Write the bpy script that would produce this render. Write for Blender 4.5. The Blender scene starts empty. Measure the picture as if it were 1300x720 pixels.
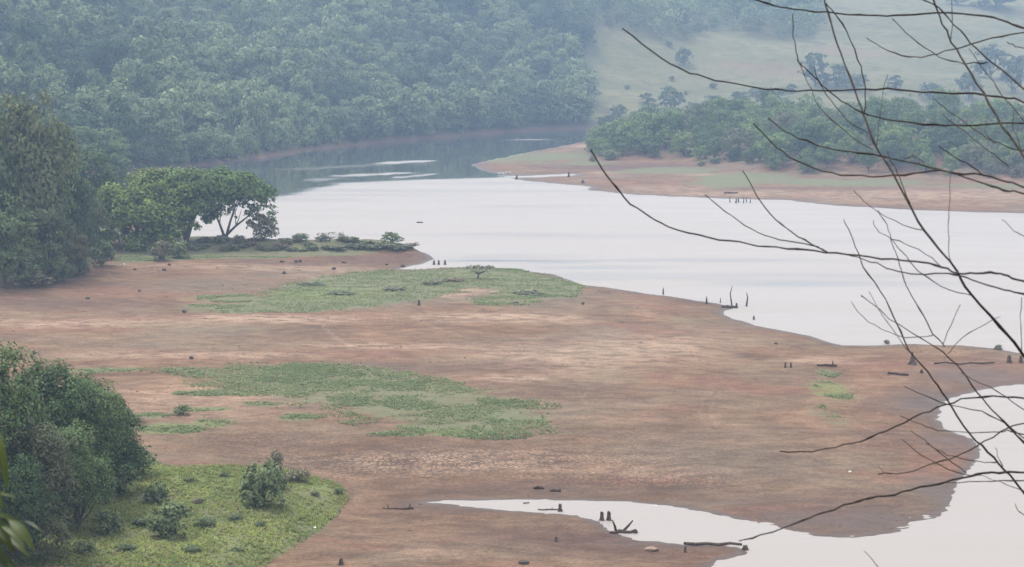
import bpy, math, random
import numpy as np
from mathutils import Vector

sc = bpy.context.scene
COL = sc.collection
rng = np.random.default_rng(7)
random.seed(7)

# ------------------------------------------------------------------ camera, world, sun, exposure
H = 30.0                 # camera height above the lake
F = 2300.0               # focal length in photo pixels (1300 wide)
YH = 55.0                # horizon row in the photo
PITCH = math.atan((360 - YH) / F)
cam_d = bpy.data.cameras.new("camera")
cam = bpy.data.objects.new("camera", cam_d)
COL.objects.link(cam)
cam.location = (0, 0, H)
cam.rotation_euler = (math.pi / 2 - PITCH, 0, 0)
cam_d.sensor_width = 36.0
cam_d.lens = 36.0 * F / 1300.0
cam_d.clip_start = 0.1
cam_d.clip_end = 9000
cam_d.dof.use_dof = True
cam_d.dof.focus_distance = 60
cam_d.dof.aperture_fstop = 14
sc.camera = cam

SUN_EL, SUN_AZ = math.radians(58), math.radians(-40)     # azimuth measured from +Y towards +X
world = bpy.data.worlds.new("World")
sc.world = world
world.use_nodes = True
wn, wl = world.node_tree.nodes, world.node_tree.links
wn.clear()
w_out = wn.new("ShaderNodeOutputWorld")
w_sky = wn.new("ShaderNodeTexSky")
w_sky.sky_type = 'NISHITA'
w_sky.sun_disc = False
w_sky.sun_elevation = SUN_EL
w_sky.sun_rotation = SUN_AZ
w_sky.dust_density = 4.0
b_sky = wn.new("ShaderNodeBackground"); b_sky.inputs[1].default_value = 0.10
b_cloud = wn.new("ShaderNodeBackground")
b_cloud.inputs[0].default_value = (1.0, 0.965, 0.935, 1); b_cloud.inputs[1].default_value = 0.76
w_tc = wn.new("ShaderNodeTexCoord")
w_nz = wn.new("ShaderNodeTexNoise"); w_nz.inputs["Scale"].default_value = 2.2; w_nz.inputs["Detail"].default_value = 4
w_mr = wn.new("ShaderNodeMapRange")
w_mr.inputs[1].default_value = 0.3; w_mr.inputs[2].default_value = 0.6
w_mr.inputs[3].default_value = 0.78; w_mr.inputs[4].default_value = 0.95
w_mix = wn.new("ShaderNodeMixShader")
wl.new(w_sky.outputs[0], b_sky.inputs[0])
wl.new(w_tc.outputs["Generated"], w_nz.inputs["Vector"])
wl.new(w_nz.outputs["Fac"], w_mr.inputs[0])
wl.new(w_mr.outputs[0], w_mix.inputs[0])
wl.new(b_sky.outputs[0], w_mix.inputs[1])
wl.new(b_cloud.outputs[0], w_mix.inputs[2])
wl.new(w_mix.outputs[0], w_out.inputs[0])

sun_d = bpy.data.lights.new("sun", 'SUN')
sun_d.energy = 1.5
sun_d.angle = math.radians(14)
sun_d.color = (1.0, 0.95, 0.88)
sun = bpy.data.objects.new("sun", sun_d)
COL.objects.link(sun)
sdir = Vector((math.sin(SUN_AZ) * math.cos(SUN_EL), math.cos(SUN_AZ) * math.cos(SUN_EL), math.sin(SUN_EL)))
sun.rotation_euler = sdir.to_track_quat('Z', 'Y').to_euler()

sc.view_settings.view_transform = 'Standard'
sc.view_settings.look = 'None'
sc.view_settings.gamma = 1.0
sc.view_settings.exposure = 1.3
sc.render.engine = 'CYCLES'
cy = sc.cycles
cy.use_denoising = True
cy.max_bounces = 5
cy.diffuse_bounces = 2
cy.glossy_bounces = 2
cy.volume_bounces = 1
cy.transmission_bounces = 2
cy.transparent_max_bounces = 4
cy.caustics_reflective = False
cy.caustics_refractive = False

HAZE_DENSITY = 0.00046
HAZE_COLOR = (0.48, 0.69, 1.0)

# ------------------------------------------------------------------ projection helpers
CP, SP = math.cos(PITCH), math.sin(PITCH)

def ray(px, py):
    """direction (x/Y, z/Y) per unit forward distance of the world ray through a photo pixel"""
    u, v = (px - 650.0) / F, (360.0 - py) / F
    yy = CP + SP * v
    return u / yy, (-SP + CP * v) / yy

def w0(px, py, z=0.0):
    a, b = ray(px, py)
    Y = (z - H) / b
    return (a * Y, Y)

def poly0(pts):
    return np.array([w0(*p) for p in pts])

def at(px, py, Y):
    a, b = ray(px, py)
    return Vector((a * Y, Y, H + b * Y))

def sd_poly(P, poly, chunk=40000):
    """signed distance, positive inside"""
    out = np.empty(len(P))
    A = poly; B = np.roll(poly, -1, 0)
    D = B - A
    L2 = (D ** 2).sum(1) + 1e-12
    for i in range(0, len(P), chunk):
        p = P[i:i + chunk]
        wx = p[:, 0, None] - A[:, 0]; wy = p[:, 1, None] - A[:, 1]
        t = np.clip((wx * D[:, 0] + wy * D[:, 1]) / L2, 0, 1)
        dx = wx - t * D[:, 0]; dy = wy - t * D[:, 1]
        d = np.sqrt((dx * dx + dy * dy).min(1))
        c = (A[:, 1] > p[:, 1, None]) != (B[:, 1] > p[:, 1, None])
        xi = A[:, 0] + (p[:, 1, None] - A[:, 1]) * D[:, 0] / np.where(np.abs(D[:, 1]) < 1e-9, 1e-9, D[:, 1])
        ins = ((c & (p[:, 0, None] < xi)).sum(1) % 2) == 1
        out[i:i + chunk] = np.where(ins, d, -d)
    return out

def _hash(ix, iy, s):
    n = (ix.astype(np.int64) * 374761393 + iy.astype(np.int64) * 668265263 + s * 974711) & 0x7fffffff
    n = ((n ^ (n >> 13)) * 1274126177) & 0x7fffffff
    return ((n ^ (n >> 16)) & 0xffff) / 65535.0

def vnoise(x, y, s=0):
    ix, iy = np.floor(x), np.floor(y)
    fx, fy = x - ix, y - iy
    fx = fx * fx * (3 - 2 * fx); fy = fy * fy * (3 - 2 * fy)
    a = _hash(ix, iy, s); b = _hash(ix + 1, iy, s); c = _hash(ix, iy + 1, s); d = _hash(ix + 1, iy + 1, s)
    return (a + (b - a) * fx) * (1 - fy) + (c + (d - c) * fx) * fy

def fbm(x, y, s=0, o=4):
    v, a, t = 0, 0.5, 0
    for k in range(o):
        v = v + a * vnoise(x * 2 ** k + 17 * k, y * 2 ** k - 9 * k, s + k); t += a; a *= 0.5
    return v / t

def sstep(a, b, x):
    t = np.clip((x - a) / (b - a), 0, 1)
    return t * t * (3 - 2 * t)

# ------------------------------------------------------------------ shorelines (photo pixels on the water level)
SH_A = poly0([(553, 328), (545, 332), (535, 335.5), (520, 339), (508, 341.5), (530, 342), (560, 340), (620, 339), (660, 341), (700, 348), (735, 360),
  (760, 364), (800, 369), (840, 375), (880, 380), (910, 385), (928, 388), (930, 391), (922, 395), (920, 399), (935, 406), (960, 413), (1000, 421),
  (1030, 426), (1050, 434), (1070, 439), (1100, 439), (1150, 437), (1220, 438), (1260, 442), (1300, 448), (1420, 462), (1900, 500), (1900, 520),
  (1500, 492), (1300, 488), (1270, 490), (1240, 496), (1212, 505), (1195, 517), (1190, 532), (1202, 545), (1232, 556), (1246, 570), (1242, 585),
  (1225, 602), (1213, 625), (1198, 648), (1172, 664), (1140, 675), (1090, 682), (1040, 681), (1000, 673), (950, 662), (900, 651), (850, 643), (800, 638),
  (740, 636), (680, 635), (620, 635), (575, 635.5), (540, 637.5), (580, 641.5), (610, 645), (640, 648), (700, 651), (740, 655), (762, 662), (775, 674), (790, 681), (820, 686),
  (870, 692), (920, 691), (948, 697), (943, 704), (915, 712), (900, 720), (880, 745), (860, 800), (700, 1000), (-900, 1000), (-2600, 500), (-2600, 225), (-600, 200),
  (150, 222), (158, 240), (170, 262), (190, 285), (230, 299), (280, 304), (340, 307), (400, 310.5), (480, 312.5), (520, 316), (542, 322)])
SH_B = poly0([(597, 209.5), (622, 203), (660, 195.5), (700, 188), (735, 181), (780, 176), (900, 172), (1500, 165), (2600, 165), (2600, 280), (1500, 274), (1300, 271),
  (1200, 268.5), (1140, 266), (1070, 262), (1028, 257.5), (1000, 254.5), (930, 252.5), (860, 250), (800, 247), (745, 241.5), (752, 238.5), (738, 236), (720, 235),
  (660, 229), (652, 227), (640, 222.5), (612, 217)])
HOLE_B = poly0([(625, 224.5), (655, 225.3), (690, 225), (725, 223), (733, 221.5), (720, 221), (690, 222.3), (660, 223.6), (640, 223)])
C_FRONT = [(-3000, 236), (-600, 232), (150, 224), (215, 219), (250, 212), (300, 205), (350, 198), (400, 190), (450, 185), (500, 180), (560, 175), (620, 170), (680, 166), (735, 163.5), (800, 162), (1000, 160), (1500, 155), (3500, 150)]
SH_C = np.vstack([poly0(C_FRONT), [[6000, 900], [6000, 9000], [-6000, 9000], [-6000, 400]]])
BANK_L = poly0([(112, 352), (138, 330), (160, 300), (165, 270), (140, 225), (-600, 215), (-2600, 225), (-2600, 400), (-300, 378), (0, 369), (70, 360)])
HUMP_B = poly0([(738, 203), (770, 207), (850, 209), (900, 214), (950, 222), (1000, 226), (1100, 229), (1300, 234), (1700, 240), (2600, 240), (2600, 178), (1500, 176), (900, 177), (760, 180)])
NEAR_BANK = poly0([(150, 560), (205, 592), (280, 592), (340, 594), (390, 602), (432, 618), (440, 634), (425, 655), (395, 690), (350, 725), (320, 780), (200, 1000), (-900, 1000), (-900, 480), (60, 520)])
CLUMP = poly0([(188, 612), (150, 655), (90, 690), (20, 730), (-60, 800), (-700, 1000), (-900, 500), (-100, 520), (100, 560)])
RIDGE = [(553, 329, 0.05, 2.0), (535, 325.5, 0.9, 3.0), (505, 322, 2.0, 4.0), (470, 321, 2.3, 4.6), (400, 321, 2.0, 5.0), (330, 320, 2.1, 5.0), (260, 318, 2.0, 5.5), (200, 316, 1.6, 6.0), (150, 318, 1.2, 7)]
RW = np.array([(*w0(a, b), h, s) for a, b, h, s in RIDGE])

def heights(P):
    x, y = P[:, 0], P[:, 1]
    jit = (fbm(x / 3.1, y / 3.1, 3, 3) - 0.5) * np.clip((y - 60) / 150, .22, 2) * 1.6
    sA = sd_poly(P, SH_A) + jit * 0.8
    sB = np.minimum(sd_poly(P, SH_B), -sd_poly(P, HOLE_B)) + jit * 0.9
    sC = sd_poly(P, SH_C) + jit * 2
    def prof(s, top, k):
        return np.where(s > 0, top * (1 - np.exp(-np.maximum(s, 0) / k)), np.maximum(s * 0.12, -3.0))
    zA = prof(sA, 1.3, 30.0)
    zB = prof(sB, 0.9, 16.0)
    # promontory ridge
    best = np.zeros(len(P))
    for i in range(len(RW) - 1):
        a, b = RW[i], RW[i + 1]
        d = b[:2] - a[:2]
        t = np.clip(((P - a[:2]) @ d) / (d @ d), 0, 1)
        q = a[:2] + t[:, None] * d
        r = np.hypot(x - q[:, 0], y - q[:, 1])
        h = a[2] + t * (b[2] - a[2]); s = a[3] + t * (b[3] - a[3])
        hump = h * np.exp(-(r / s) ** 2 * 0.9)
        best = np.maximum(best, 0.72 * hump * (0.82 + 0.36 * fbm(x / 2.3, y / 2.3, 31, 3)))
    zA = zA + np.where(sA > -1, best * sstep(-0.5, 2.5, sA), 0)
    bl = sd_poly(P, BANK_L)
    zA += np.where(bl > 0, np.minimum(bl * 0.2, 16), 0)
    nb = sd_poly(P, NEAR_BANK)
    zA += np.where(nb > 0, 0.9 * (1 - np.exp(-np.maximum(nb, 0) / 3)) + 0.35 * (fbm(x / 2.7, y / 2.7, 41, 3) - .3) * sstep(0, 3, nb), 0)
    cl = sd_poly(P, CLUMP)
    zA += np.where(cl > 0, np.minimum(cl * 0.12, 5), 0)
    hb = sd_poly(P, HUMP_B)
    zB += np.where(hb > 0, np.minimum(hb * 0.15, 6.5) * (0.75 + 0.5 * fbm(x / 40, y / 40, 5, 2)), 0)
    # far hills: steep forest slope on the left, gentler pasture on the right
    edge = x - y * 100.0 / F
    m = sstep(-60, 40, edge)
    zf = np.minimum(sC * 0.36, 60 + sC * 0.05)
    zm = np.minimum(np.maximum(sC, 0) * 0.215, 58 + sC * 0.05)
    big = (fbm(x / 90, y / 90, 8, 3) - 0.5)
    zC = np.where(sC > 0, zf * (1 - m) + zm * m + big * np.clip(sC * 0.2, 0, 14) + np.minimum(1.0, sC * .15), np.maximum(sC * 0.1, -3))
    z = np.maximum(np.maximum(zA, zB), zC)
    sh = np.maximum(np.maximum(sA, sB), sC)
    reg = np.argmax(np.stack([sA, sB, sC]), 0)
    # micro relief on dry land
    land = sstep(0.2, 3, sh)
    z += land * ((fbm(x / 1.7, y / 1.7, 11, 3) - 0.5) * 0.10 + (fbm(x / 7, y / 4, 13, 3) - 0.5) * 0.28)
    refl_chop = sstep(180, 150, y) * sstep(96, 104, y) * sstep(-2.0, 0.2, sh) * sstep(4.5, 1.0, sh)  # ragged waterline relief, shaped to stand in for broken bank reflections
    z += refl_chop * (fbm(x / 1.1, y / 0.55, 19, 3) - 0.5) * np.where((x > 13) & (y < 116), 0.13, 0.05)
    # the hill the photographer stands on
    z = np.maximum(z, 28.2 - 0.335 * np.maximum(y, -60) - 0.0 * x)
    return z, sh, reg

# ------------------------------------------------------------------ trapezoid survey grid
Y0 = 40.0
rows = [-35.0]
while rows[-1] < 5200:
    Y = rows[-1]
    if Y < 92: st = 4.0
    elif Y < 345: st = min(max(Y * Y / (H * F) * 1.25, 0.2), 2.2)
    elif Y < 640: st = 2.2
    elif Y < 1000: st = 4.0
    else: st = Y * 0.05
    rows.append(Y + st)
rows = np.array(rows)
tin = np.arange(-0.36, 0.3601, 3.4 / F)
tout = 0.36 + np.cumsum(np.geomspace(0.004, 0.5, 26))
cols = np.concatenate([-tout[::-1], tin, tout])
TX, YY = np.meshgrid(cols, rows)
XX = TX * (YY + Y0)
GP = np.stack([XX.ravel(), YY.ravel()], 1)
GZ, GS, GR = heights(GP)
NR, NC = len(rows), len(cols)
GZ2 = GZ.reshape(NR, NC)

def gz(x, y):
    x = np.atleast_1d(np.asarray(x, float)); y = np.atleast_1d(np.asarray(y, float))
    r = np.interp(y, rows, np.arange(NR)); c = np.interp(x / (y + Y0), cols, np.arange(NC))
    r0 = np.clip(r.astype(int), 0, NR - 2); c0 = np.clip(c.astype(int), 0, NC - 2)
    fr, fc = r - r0, c - c0
    return (GZ2[r0, c0] * (1 - fc) + GZ2[r0, c0 + 1] * fc) * (1 - fr) + (GZ2[r0 + 1, c0] * (1 - fc) + GZ2[r0 + 1, c0 + 1] * fc) * fr

MARCH = np.concatenate([np.arange(96, 340, 0.25), np.arange(340, 1500, 1.0)])

def hit(px, py, water=True):
    """world point where the ray through a photo pixel meets ground or water"""
    a, b = ray(px, py)
    z = H + b * MARCH
    g = gz(a * MARCH, MARCH)
    if water: g = np.maximum(g, 0.0)
    k = np.nonzero(z <= g)[0]
    Y = MARCH[k[0]] if len(k) else 1400.0
    return Vector((a * Y, Y, float(max(gz(a * Y, Y)[0], 0 if water else -9))))

def px_m(Y, n=1.0):
    return n * Y / F

def hpoly(pts):
    return np.array([hit(*p).xy for p in pts])

# ------------------------------------------------------------------ material helpers
def newmat(name, rough=0.9):
    m = bpy.data.materials.new(name); m.use_nodes = True
    nt = m.node_tree
    b = nt.nodes["Principled BSDF"]
    b.inputs["Roughness"].default_value = rough
    b.inputs["Specular IOR Level"].default_value = 0.2
    return m, nt, nt.nodes, nt.links, b

def N(nodes, t, **kw):
    n = nodes.new(t)
    for k, v in kw.items():
        setattr(n, k, v)
    return n

def mixc(nt, fac, a, b, mode='MIX'):
    n = nt.nodes.new("ShaderNodeMix"); n.data_type = 'RGBA'; n.blend_type = mode
    for sock, v in ((n.inputs[0], fac), (n.inputs[6], a), (n.inputs[7], b)):
        if isinstance(v, (int, float)): sock.default_value = v
        elif isinstance(v, tuple): sock.default_value = (*v, 1) if len(v) == 3 else v
        else: nt.links.new(v, sock)
    return n.outputs[2]

def noise(nt, vec, scale, detail=4, rough=0.55, dist=0.0):
    n = nt.nodes.new("ShaderNodeTexNoise")
    n.inputs["Scale"].default_value = scale; n.inputs["Detail"].default_value = detail
    n.inputs["Roughness"].default_value = rough; n.inputs["Distortion"].default_value = dist
    nt.links.new(vec, n.inputs["Vector"])
    return n.outputs["Fac"]

def ramp(nt, v, a, b, lo=0.0, hi=1.0):
    n = nt.nodes.new("ShaderNodeMapRange"); n.interpolation_type = 'SMOOTHSTEP'
    nt.links.new(v, n.inputs[0])
    for i, q in enumerate((a, b, lo, hi)): n.inputs[i + 1].default_value = q
    return n.outputs[0]

def math_(nt, op, a, b=0.0):
    n = nt.nodes.new("ShaderNodeMath"); n.operation = op
    for s, v in ((n.inputs[0], a), (n.inputs[1], b)):
        if isinstance(v, (int, float)): s.default_value = v
        else: nt.links.new(v, s)
    return n.outputs[0]

def mapping(nt, vec, scale=(1, 1, 1), rot=0.0):
    n = nt.nodes.new("ShaderNodeMapping")
    n.inputs["Scale"].default_value = scale; n.inputs["Rotation"].default_value = (0, 0, rot)
    nt.links.new(vec, n.inputs[0]); return n.outputs[0]

def foliage_mat(name, dark, light, odd=None, odd_amt=0.12, vary=1.0, trans=0.25, stand=False):
    m, nt, nd, lk, b = newmat(name, 0.75)
    oi = nd.new("ShaderNodeObjectInfo"); at_ = nd.new("ShaderNodeAttribute"); at_.attribute_name = "tint"
    geo = nd.new("ShaderNodeNewGeometry")
    r = math_(nt, 'FRACT', math_(nt, 'ADD', oi.outputs["Random"], at_.outputs["Fac"]))
    if stand:
        sc_ = nd.new("ShaderNodeSeparateColor"); lk.new(oi.outputs["Color"], sc_.inputs[0])
        r = math_(nt, 'ADD', math_(nt, 'ADD', sc_.outputs[0], at_.outputs["Fac"]), math_(nt, 'MULTIPLY', math_(nt, 'SUBTRACT', oi.outputs["Random"], 0.5), 0.4))
        r = ramp(nt, r, 0.0, 1.0)
    c = mixc(nt, r, dark, light)
    if odd:
        r2 = math_(nt, 'FRACT', math_(nt, 'MULTIPLY', r, 7.31))
        c = mixc(nt, ramp(nt, r2, 1 - odd_amt - 0.05, 1 - odd_amt + 0.05), c, odd)
    isl = ramp(nt, geo.outputs["Random Per Island"], 0, 1, 1 - 0.45 * vary, 1 + 0.5 * vary)
    nt2 = nd.new("ShaderNodeVectorMath"); nt2.operation = 'SCALE'
    lk.new(c, nt2.inputs[0]); lk.new(isl, nt2.inputs["Scale"])
    lk.new(nt2.outputs[0], b.inputs["Base Color"])
    tr = nd.new("ShaderNodeBsdfTranslucent"); lk.new(nt2.outputs[0], tr.inputs[0])
    ms = nd.new("ShaderNodeMixShader"); ms.inputs[0].default_value = trans
    out = nd["Material Output"]
    lk.new(b.outputs[0], ms.inputs[1]); lk.new(tr.outputs[0], ms.inputs[2]); lk.new(ms.outputs[0], out.inputs[0])
    return m

def bark_mat(name, a, b_, scale=6):
    m, nt, nd, lk, b = newmat(name, 0.9)
    tc = nd.new("ShaderNodeTexCoord")
    v = mapping(nt, tc.outputs["Object"], (1, 1, 0.25))
    f = noise(nt, v, scale, 5)
    lk.new(mixc(nt, ramp(nt, f, 0.3, 0.7), a, b_), b.inputs["Base Color"])
    bp = nd.new("ShaderNodeBump"); bp.inputs["Strength"].default_value = 0.5
    lk.new(f, bp.inputs["Height"]); lk.new(bp.outputs[0], b.inputs["Normal"])
    return m

M = {}
M['bark'] = bark_mat("tree bark", (0.05, 0.04, 0.032), (0.12, 0.10, 0.08))
M['twig'] = bark_mat("dry twig bark", (0.018, 0.016, 0.016), (0.048, 0.042, 0.040), 40)
M['deadwood'] = bark_mat("weathered dead wood", (0.038, 0.027, 0.022), (0.115, 0.082, 0.064), 9)
M['far_leaf'] = foliage_mat("far forest foliage", (0.056, 0.094, 0.044), (0.215, 0.268, 0.128), None, 0, 0.45, 0.25, True)
M['wood_leaf'] = foliage_mat("woodland foliage", (0.050, 0.096, 0.036), (0.200, 0.275, 0.086), (0.150, 0.155, 0.090), 0.08, 0.5)
M['mid_leaf'] = foliage_mat("left wood foliage", (0.085, 0.130, 0.054), (0.185, 0.232, 0.088), (0.130, 0.135, 0.070), 0.18, 0.6)
M['umbrella_leaf'] = foliage_mat("spreading tree foliage", (0.090, 0.148, 0.046), (0.128, 0.190, 0.058))
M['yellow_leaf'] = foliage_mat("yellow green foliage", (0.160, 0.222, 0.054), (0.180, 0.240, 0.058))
M['near_leaf'] = foliage_mat("near clump foliage", (0.048, 0.090, 0.036), (0.125, 0.185, 0.070), (0.110, 0.125, 0.070), 0.10)
M['shrub_leaf'] = foliage_mat("shrub foliage", (0.110, 0.155, 0.080), (0.190, 0.235, 0.115), (0.19, 0.18, 0.12), 0.15)
M['scrub_leaf'] = foliage_mat("dry scrub foliage", (0.120, 0.140, 0.080), (0.200, 0.205, 0.130), (0.19, 0.155, 0.12), 0.25)
M['grass'] = foliage_mat("lush grass", (0.200, 0.265, 0.080), (0.390, 0.450, 0.145), (0.29, 0.24, 0.13), 0.15, 0.4, 0.5)
M['grass_patch'] = foliage_mat("marsh grass", (0.190, 0.255, 0.120), (0.285, 0.330, 0.165), None, 0, 0.4, 0.5)

def ground_mat():
    m, nt, nd, lk, b = newmat("dried lake bed", 0.92)
    geo = nd.new("ShaderNodeNewGeometry"); P = geo.outputs["Position"]
    mk = nd.new("ShaderNodeAttribute"); mk.attribute_name = "cover"
    sp = nd.new("ShaderNodeSeparateColor"); lk.new(mk.outputs["Color"], sp.inputs[0])
    grass, pale, dark = sp.outputs[0], sp.outputs[1], sp.outputs[2]
    wetn = nd.new("ShaderNodeAttribute"); wetn.attribute_name = "wet"
    hue = nd.new("ShaderNodeAttribute"); hue.attribute_name = "lush"
    crk = nd.new("ShaderNodeAttribute"); crk.attribute_name = "cracked"
    st = mapping(nt, P, (0.5, 1.0, 1.0), math.radians(-6))
    n1 = noise(nt, st, 0.16, 6, 0.62, 0.6)
    n2 = noise(nt, st, 0.9, 5, 0.65, 0.4)
    n3 = noise(nt, P, 4.0, 4, 0.7)
    nb = noise(nt, P, 0.045, 4, 0.5)
    shr = nd.new("ShaderNodeAttribute"); shr.attribute_name = "shore"
    cb = nd.new("ShaderNodeCombineXYZ")
    lk.new(math_(nt, 'ADD', shr.outputs["Fac"], math_(nt, 'MULTIPLY', nb, 7.0)), cb.inputs[0])
    lk.new(math_(nt, 'MULTIPLY', nb, 3.0), cb.inputs[1])
    ns = noise(nt, cb.outputs[0], 0.55, 5, 0.7)
    nl = noise(nt, cb.outputs[0], 0.13, 3, 0.6)
    mud = mixc(nt, ramp(nt, n1, 0.32, 0.68), (0.142, 0.082, 0.048), (0.240, 0.156, 0.098))
    mud = mixc(nt, ramp(nt, nl, 0.36, 0.64), mixc(nt, 1.0, mud, (0.78, 0.75, 0.73), 'MULTIPLY'), mixc(nt, 1.0, mud, (1.12, 1.10, 1.08), 'MULTIPLY'))
    mud = mixc(nt, ramp(nt, ns, 0.56, 0.68, 0, 0.55), mud, (0.300, 0.215, 0.165))
    mud = mixc(nt, ramp(nt, ns, 0.44, 0.34, 0, 0.5), mud, (0.095, 0.058, 0.042))
    mud = mixc(nt, ramp(nt, nb, 0.40, 0.66, 0, 0.7), mud, (0.175, 0.145, 0.105))
    nr = noise(nt, mapping(nt, P, (0.6, 1, 1), 0.3), 0.075, 5, 0.6, 0.8)
    mud = mixc(nt, ramp(nt, nr, 0.48, 0.66, 0, 0.75), mud, (0.205, 0.106, 0.070))
    mud = mixc(nt, math_(nt, 'MULTIPLY', pale, ramp(nt, n2, 0.25, 0.6)), mud, (0.335, 0.240, 0.172))
    mud = mixc(nt, math_(nt, 'MULTIPLY', dark, ramp(nt, n1, 0.2, 0.7, 0.5, 1.0)), mud, (0.105, 0.062, 0.048))
    mud = mixc(nt, ramp(nt, n2, 0.3, 0.75), mixc(nt, 1.0, mud, (0.68, 0.66, 0.65), 'MULTIPLY'), mixc(nt, 1.0, mud, (1.22, 1.21, 1.20), 'MULTIPLY'))
    n5 = noise(nt, P, 11.0, 3, 0.7)
    mud = mixc(nt, ramp(nt, n5, 0.50, 0.64, 0, 0.5), mud, (0.085, 0.056, 0.044))
    mud = mixc(nt, ramp(nt, n3, 0.34, 0.66), mixc(nt, 1.0, mud, (0.74, 0.72, 0.71), 'MULTIPLY'), mixc(nt, 1.0, mud, (1.10, 1.10, 1.09), 'MULTIPLY'))
    mud = mixc(nt, math_(nt, 'MULTIPLY', wetn.outputs["Fac"], 0.92), mud, (0.066, 0.046, 0.038))
    # cracks
    vo = nd.new("ShaderNodeTexVoronoi"); vo.feature = 'DISTANCE_TO_EDGE'; vo.inputs["Scale"].default_value = 2.1
    wv = nd.new("ShaderNodeVectorMath"); wv.operation = 'ADD'
    nv = nd.new("ShaderNodeTexNoise"); nv.inputs["Scale"].default_value = 1.3; lk.new(P, nv.inputs["Vector"])
    lk.new(P, wv.inputs[0]); lk.new(nv.outputs["Color"], wv.inputs[1]); lk.new(wv.outputs[0], vo.inputs["Vector"])
    ck = math_(nt, 'MULTIPLY', ramp(nt, vo.outputs["Distance"], 0.04, 0.17, 1, 0), crk.outputs["Fac"])
    mud = mixc(nt, math_(nt, 'MULTIPLY', ck, 0.85), mud, (0.055, 0.038, 0.032))
    # grass
    n4 = noise(nt, mapping(nt, P, (0.6, 1, 1)), 1.7, 6, 0.75)
    gmix = math_(nt, 'ADD', grass, math_(nt, 'MULTIPLY', math_(nt, 'SUBTRACT', n2, 0.5), 1.3))
    gmix = math_(nt, 'ADD', gmix, math_(nt, 'MULTIPLY', math_(nt, 'SUBTRACT', n4, 0.5), 1.5))
    gmix = math_(nt, 'MULTIPLY', ramp(nt, gmix, 0.30, 0.85, 0, 0.92), ramp(nt, grass, 0.04, 0.3))
    gcol = mixc(nt, hue.outputs["Fac"], (0.135, 0.148, 0.080), (0.150, 0.185, 0.062))
    gcol = mixc(nt, ramp(nt, n3, 0.35, 0.7), mixc(nt, 1.0, gcol, (0.72, 0.74, 0.7), 'MULTIPLY'), gcol)
    gcol = mixc(nt, ramp(nt, n4, 0.45, 0.7, 0, 0.6), gcol, (0.185, 0.168, 0.095))
    col = mixc(nt, gmix, mud, gcol)
    lk.new(col, b.inputs["Base Color"])
    lk.new(math_(nt, 'SUBTRACT', 0.93, math_(nt, 'MULTIPLY', wetn.outputs["Fac"], 0.45)), b.inputs["Roughness"])
    hgt = math_(nt, 'ADD', math_(nt, 'MULTIPLY', n2, 0.5), math_(nt, 'MULTIPLY', n3, 0.18))
    hgt = math_(nt, 'SUBTRACT', hgt, math_(nt, 'MULTIPLY', ck, 0.12))
    bp = nd.new("ShaderNodeBump"); bp.inputs["Strength"].default_value = 0.7; bp.inputs["Distance"].default_value = 0.35
    lk.new(hgt, bp.inputs["Height"]); lk.new(bp.outputs[0], b.inputs["Normal"])
    return m

def meadow_mat():
    m, nt, nd, lk, b = newmat("dry hill pasture", 0.95)
    geo = nd.new("ShaderNodeNewGeometry"); P = geo.outputs["Position"]
    mk = nd.new("ShaderNodeAttribute"); mk.attribute_name = "cover"
    sp = nd.new("ShaderNodeSeparateColor"); lk.new(mk.outputs["Color"], sp.inputs[0])
    st = mapping(nt, P, (0.5, 1, 1))
    n1 = noise(nt, st, 0.05, 5, 0.6, 0.5); n2 = noise(nt, st, 0.35, 5, 0.7); n3 = noise(nt, P, 1.2, 3)
    c = mixc(nt, ramp(nt, n1, 0.35, 0.65), (0.112, 0.115, 0.050), (0.168, 0.156, 0.080))
    c = mixc(nt, ramp(nt, n2, 0.45, 0.66, 0, 0.8), c, (0.060, 0.074, 0.032))
    c = mixc(nt, ramp(nt, n3, 0.4, 0.7, 0, 0.55), c, (0.14, 0.11, 0.07))
    c = mixc(nt, sp.outputs[0], c, (0.070, 0.082, 0.042))
    c = mixc(nt, sp.outputs[2], c, (0.17, 0.115, 0.075))
    c = mixc(nt, sp.outputs[1], c, (0.150, 0.095, 0.075))
    lk.new(c, b.inputs["Base Color"])
    return m

def water_mat():
    m, nt, nd, lk, b = newmat("lake water", 0.1)
    geo = nd.new("ShaderNodeNewGeometry"); P = geo.outputs["Position"]
    a = nd.new("ShaderNodeAttribute"); a.attribute_name = "ripple"
    rp = a.outputs["Fac"]
    st = mapping(nt, P, (0.22, 1.0, 1.0), math.radians(4))
    n1 = noise(nt, st, 0.09, 4, 0.6, 0.3)
    n2 = noise(nt, mapping(nt, P, (0.45, 1, 1)), 2.2, 3, 0.6)
    n3 = noise(nt, st, 0.5, 4, 0.65)
    b.inputs["Base Color"].default_value = (0.30, 0.285, 0.28, 1)
    lk.new(mixc(nt, rp, (0.055, 0.065, 0.065), (0.27, 0.245, 0.228)), b.inputs["Base Color"])  # sky reflection partly put into the base colour: pale under ripples, dark where calm
    b.inputs["IOR"].default_value = 1.45
    b.inputs["Specular IOR Level"].default_value = 0.5
    rr = math_(nt, 'MULTIPLY', rp, ramp(nt, n1, 0.3, 0.7, 0.36, 0.46))
    lk.new(math_(nt, 'ADD', rr, 0.05), b.inputs["Roughness"])
    bp = nd.new("ShaderNodeBump"); bp.inputs["Distance"].default_value = 0.06
    lk.new(math_(nt, 'MULTIPLY', rp, 0.35), bp.inputs["Strength"])
    lk.new(math_(nt, 'ADD', n2, math_(nt, 'MULTIPLY', n3, 1.2)), bp.inputs["Height"])
    lk.new(bp.outputs[0], b.inputs["Normal"])
    return m

M['ground'] = ground_mat(); M['meadow'] = meadow_mat(); M['water'] = water_mat()

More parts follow.
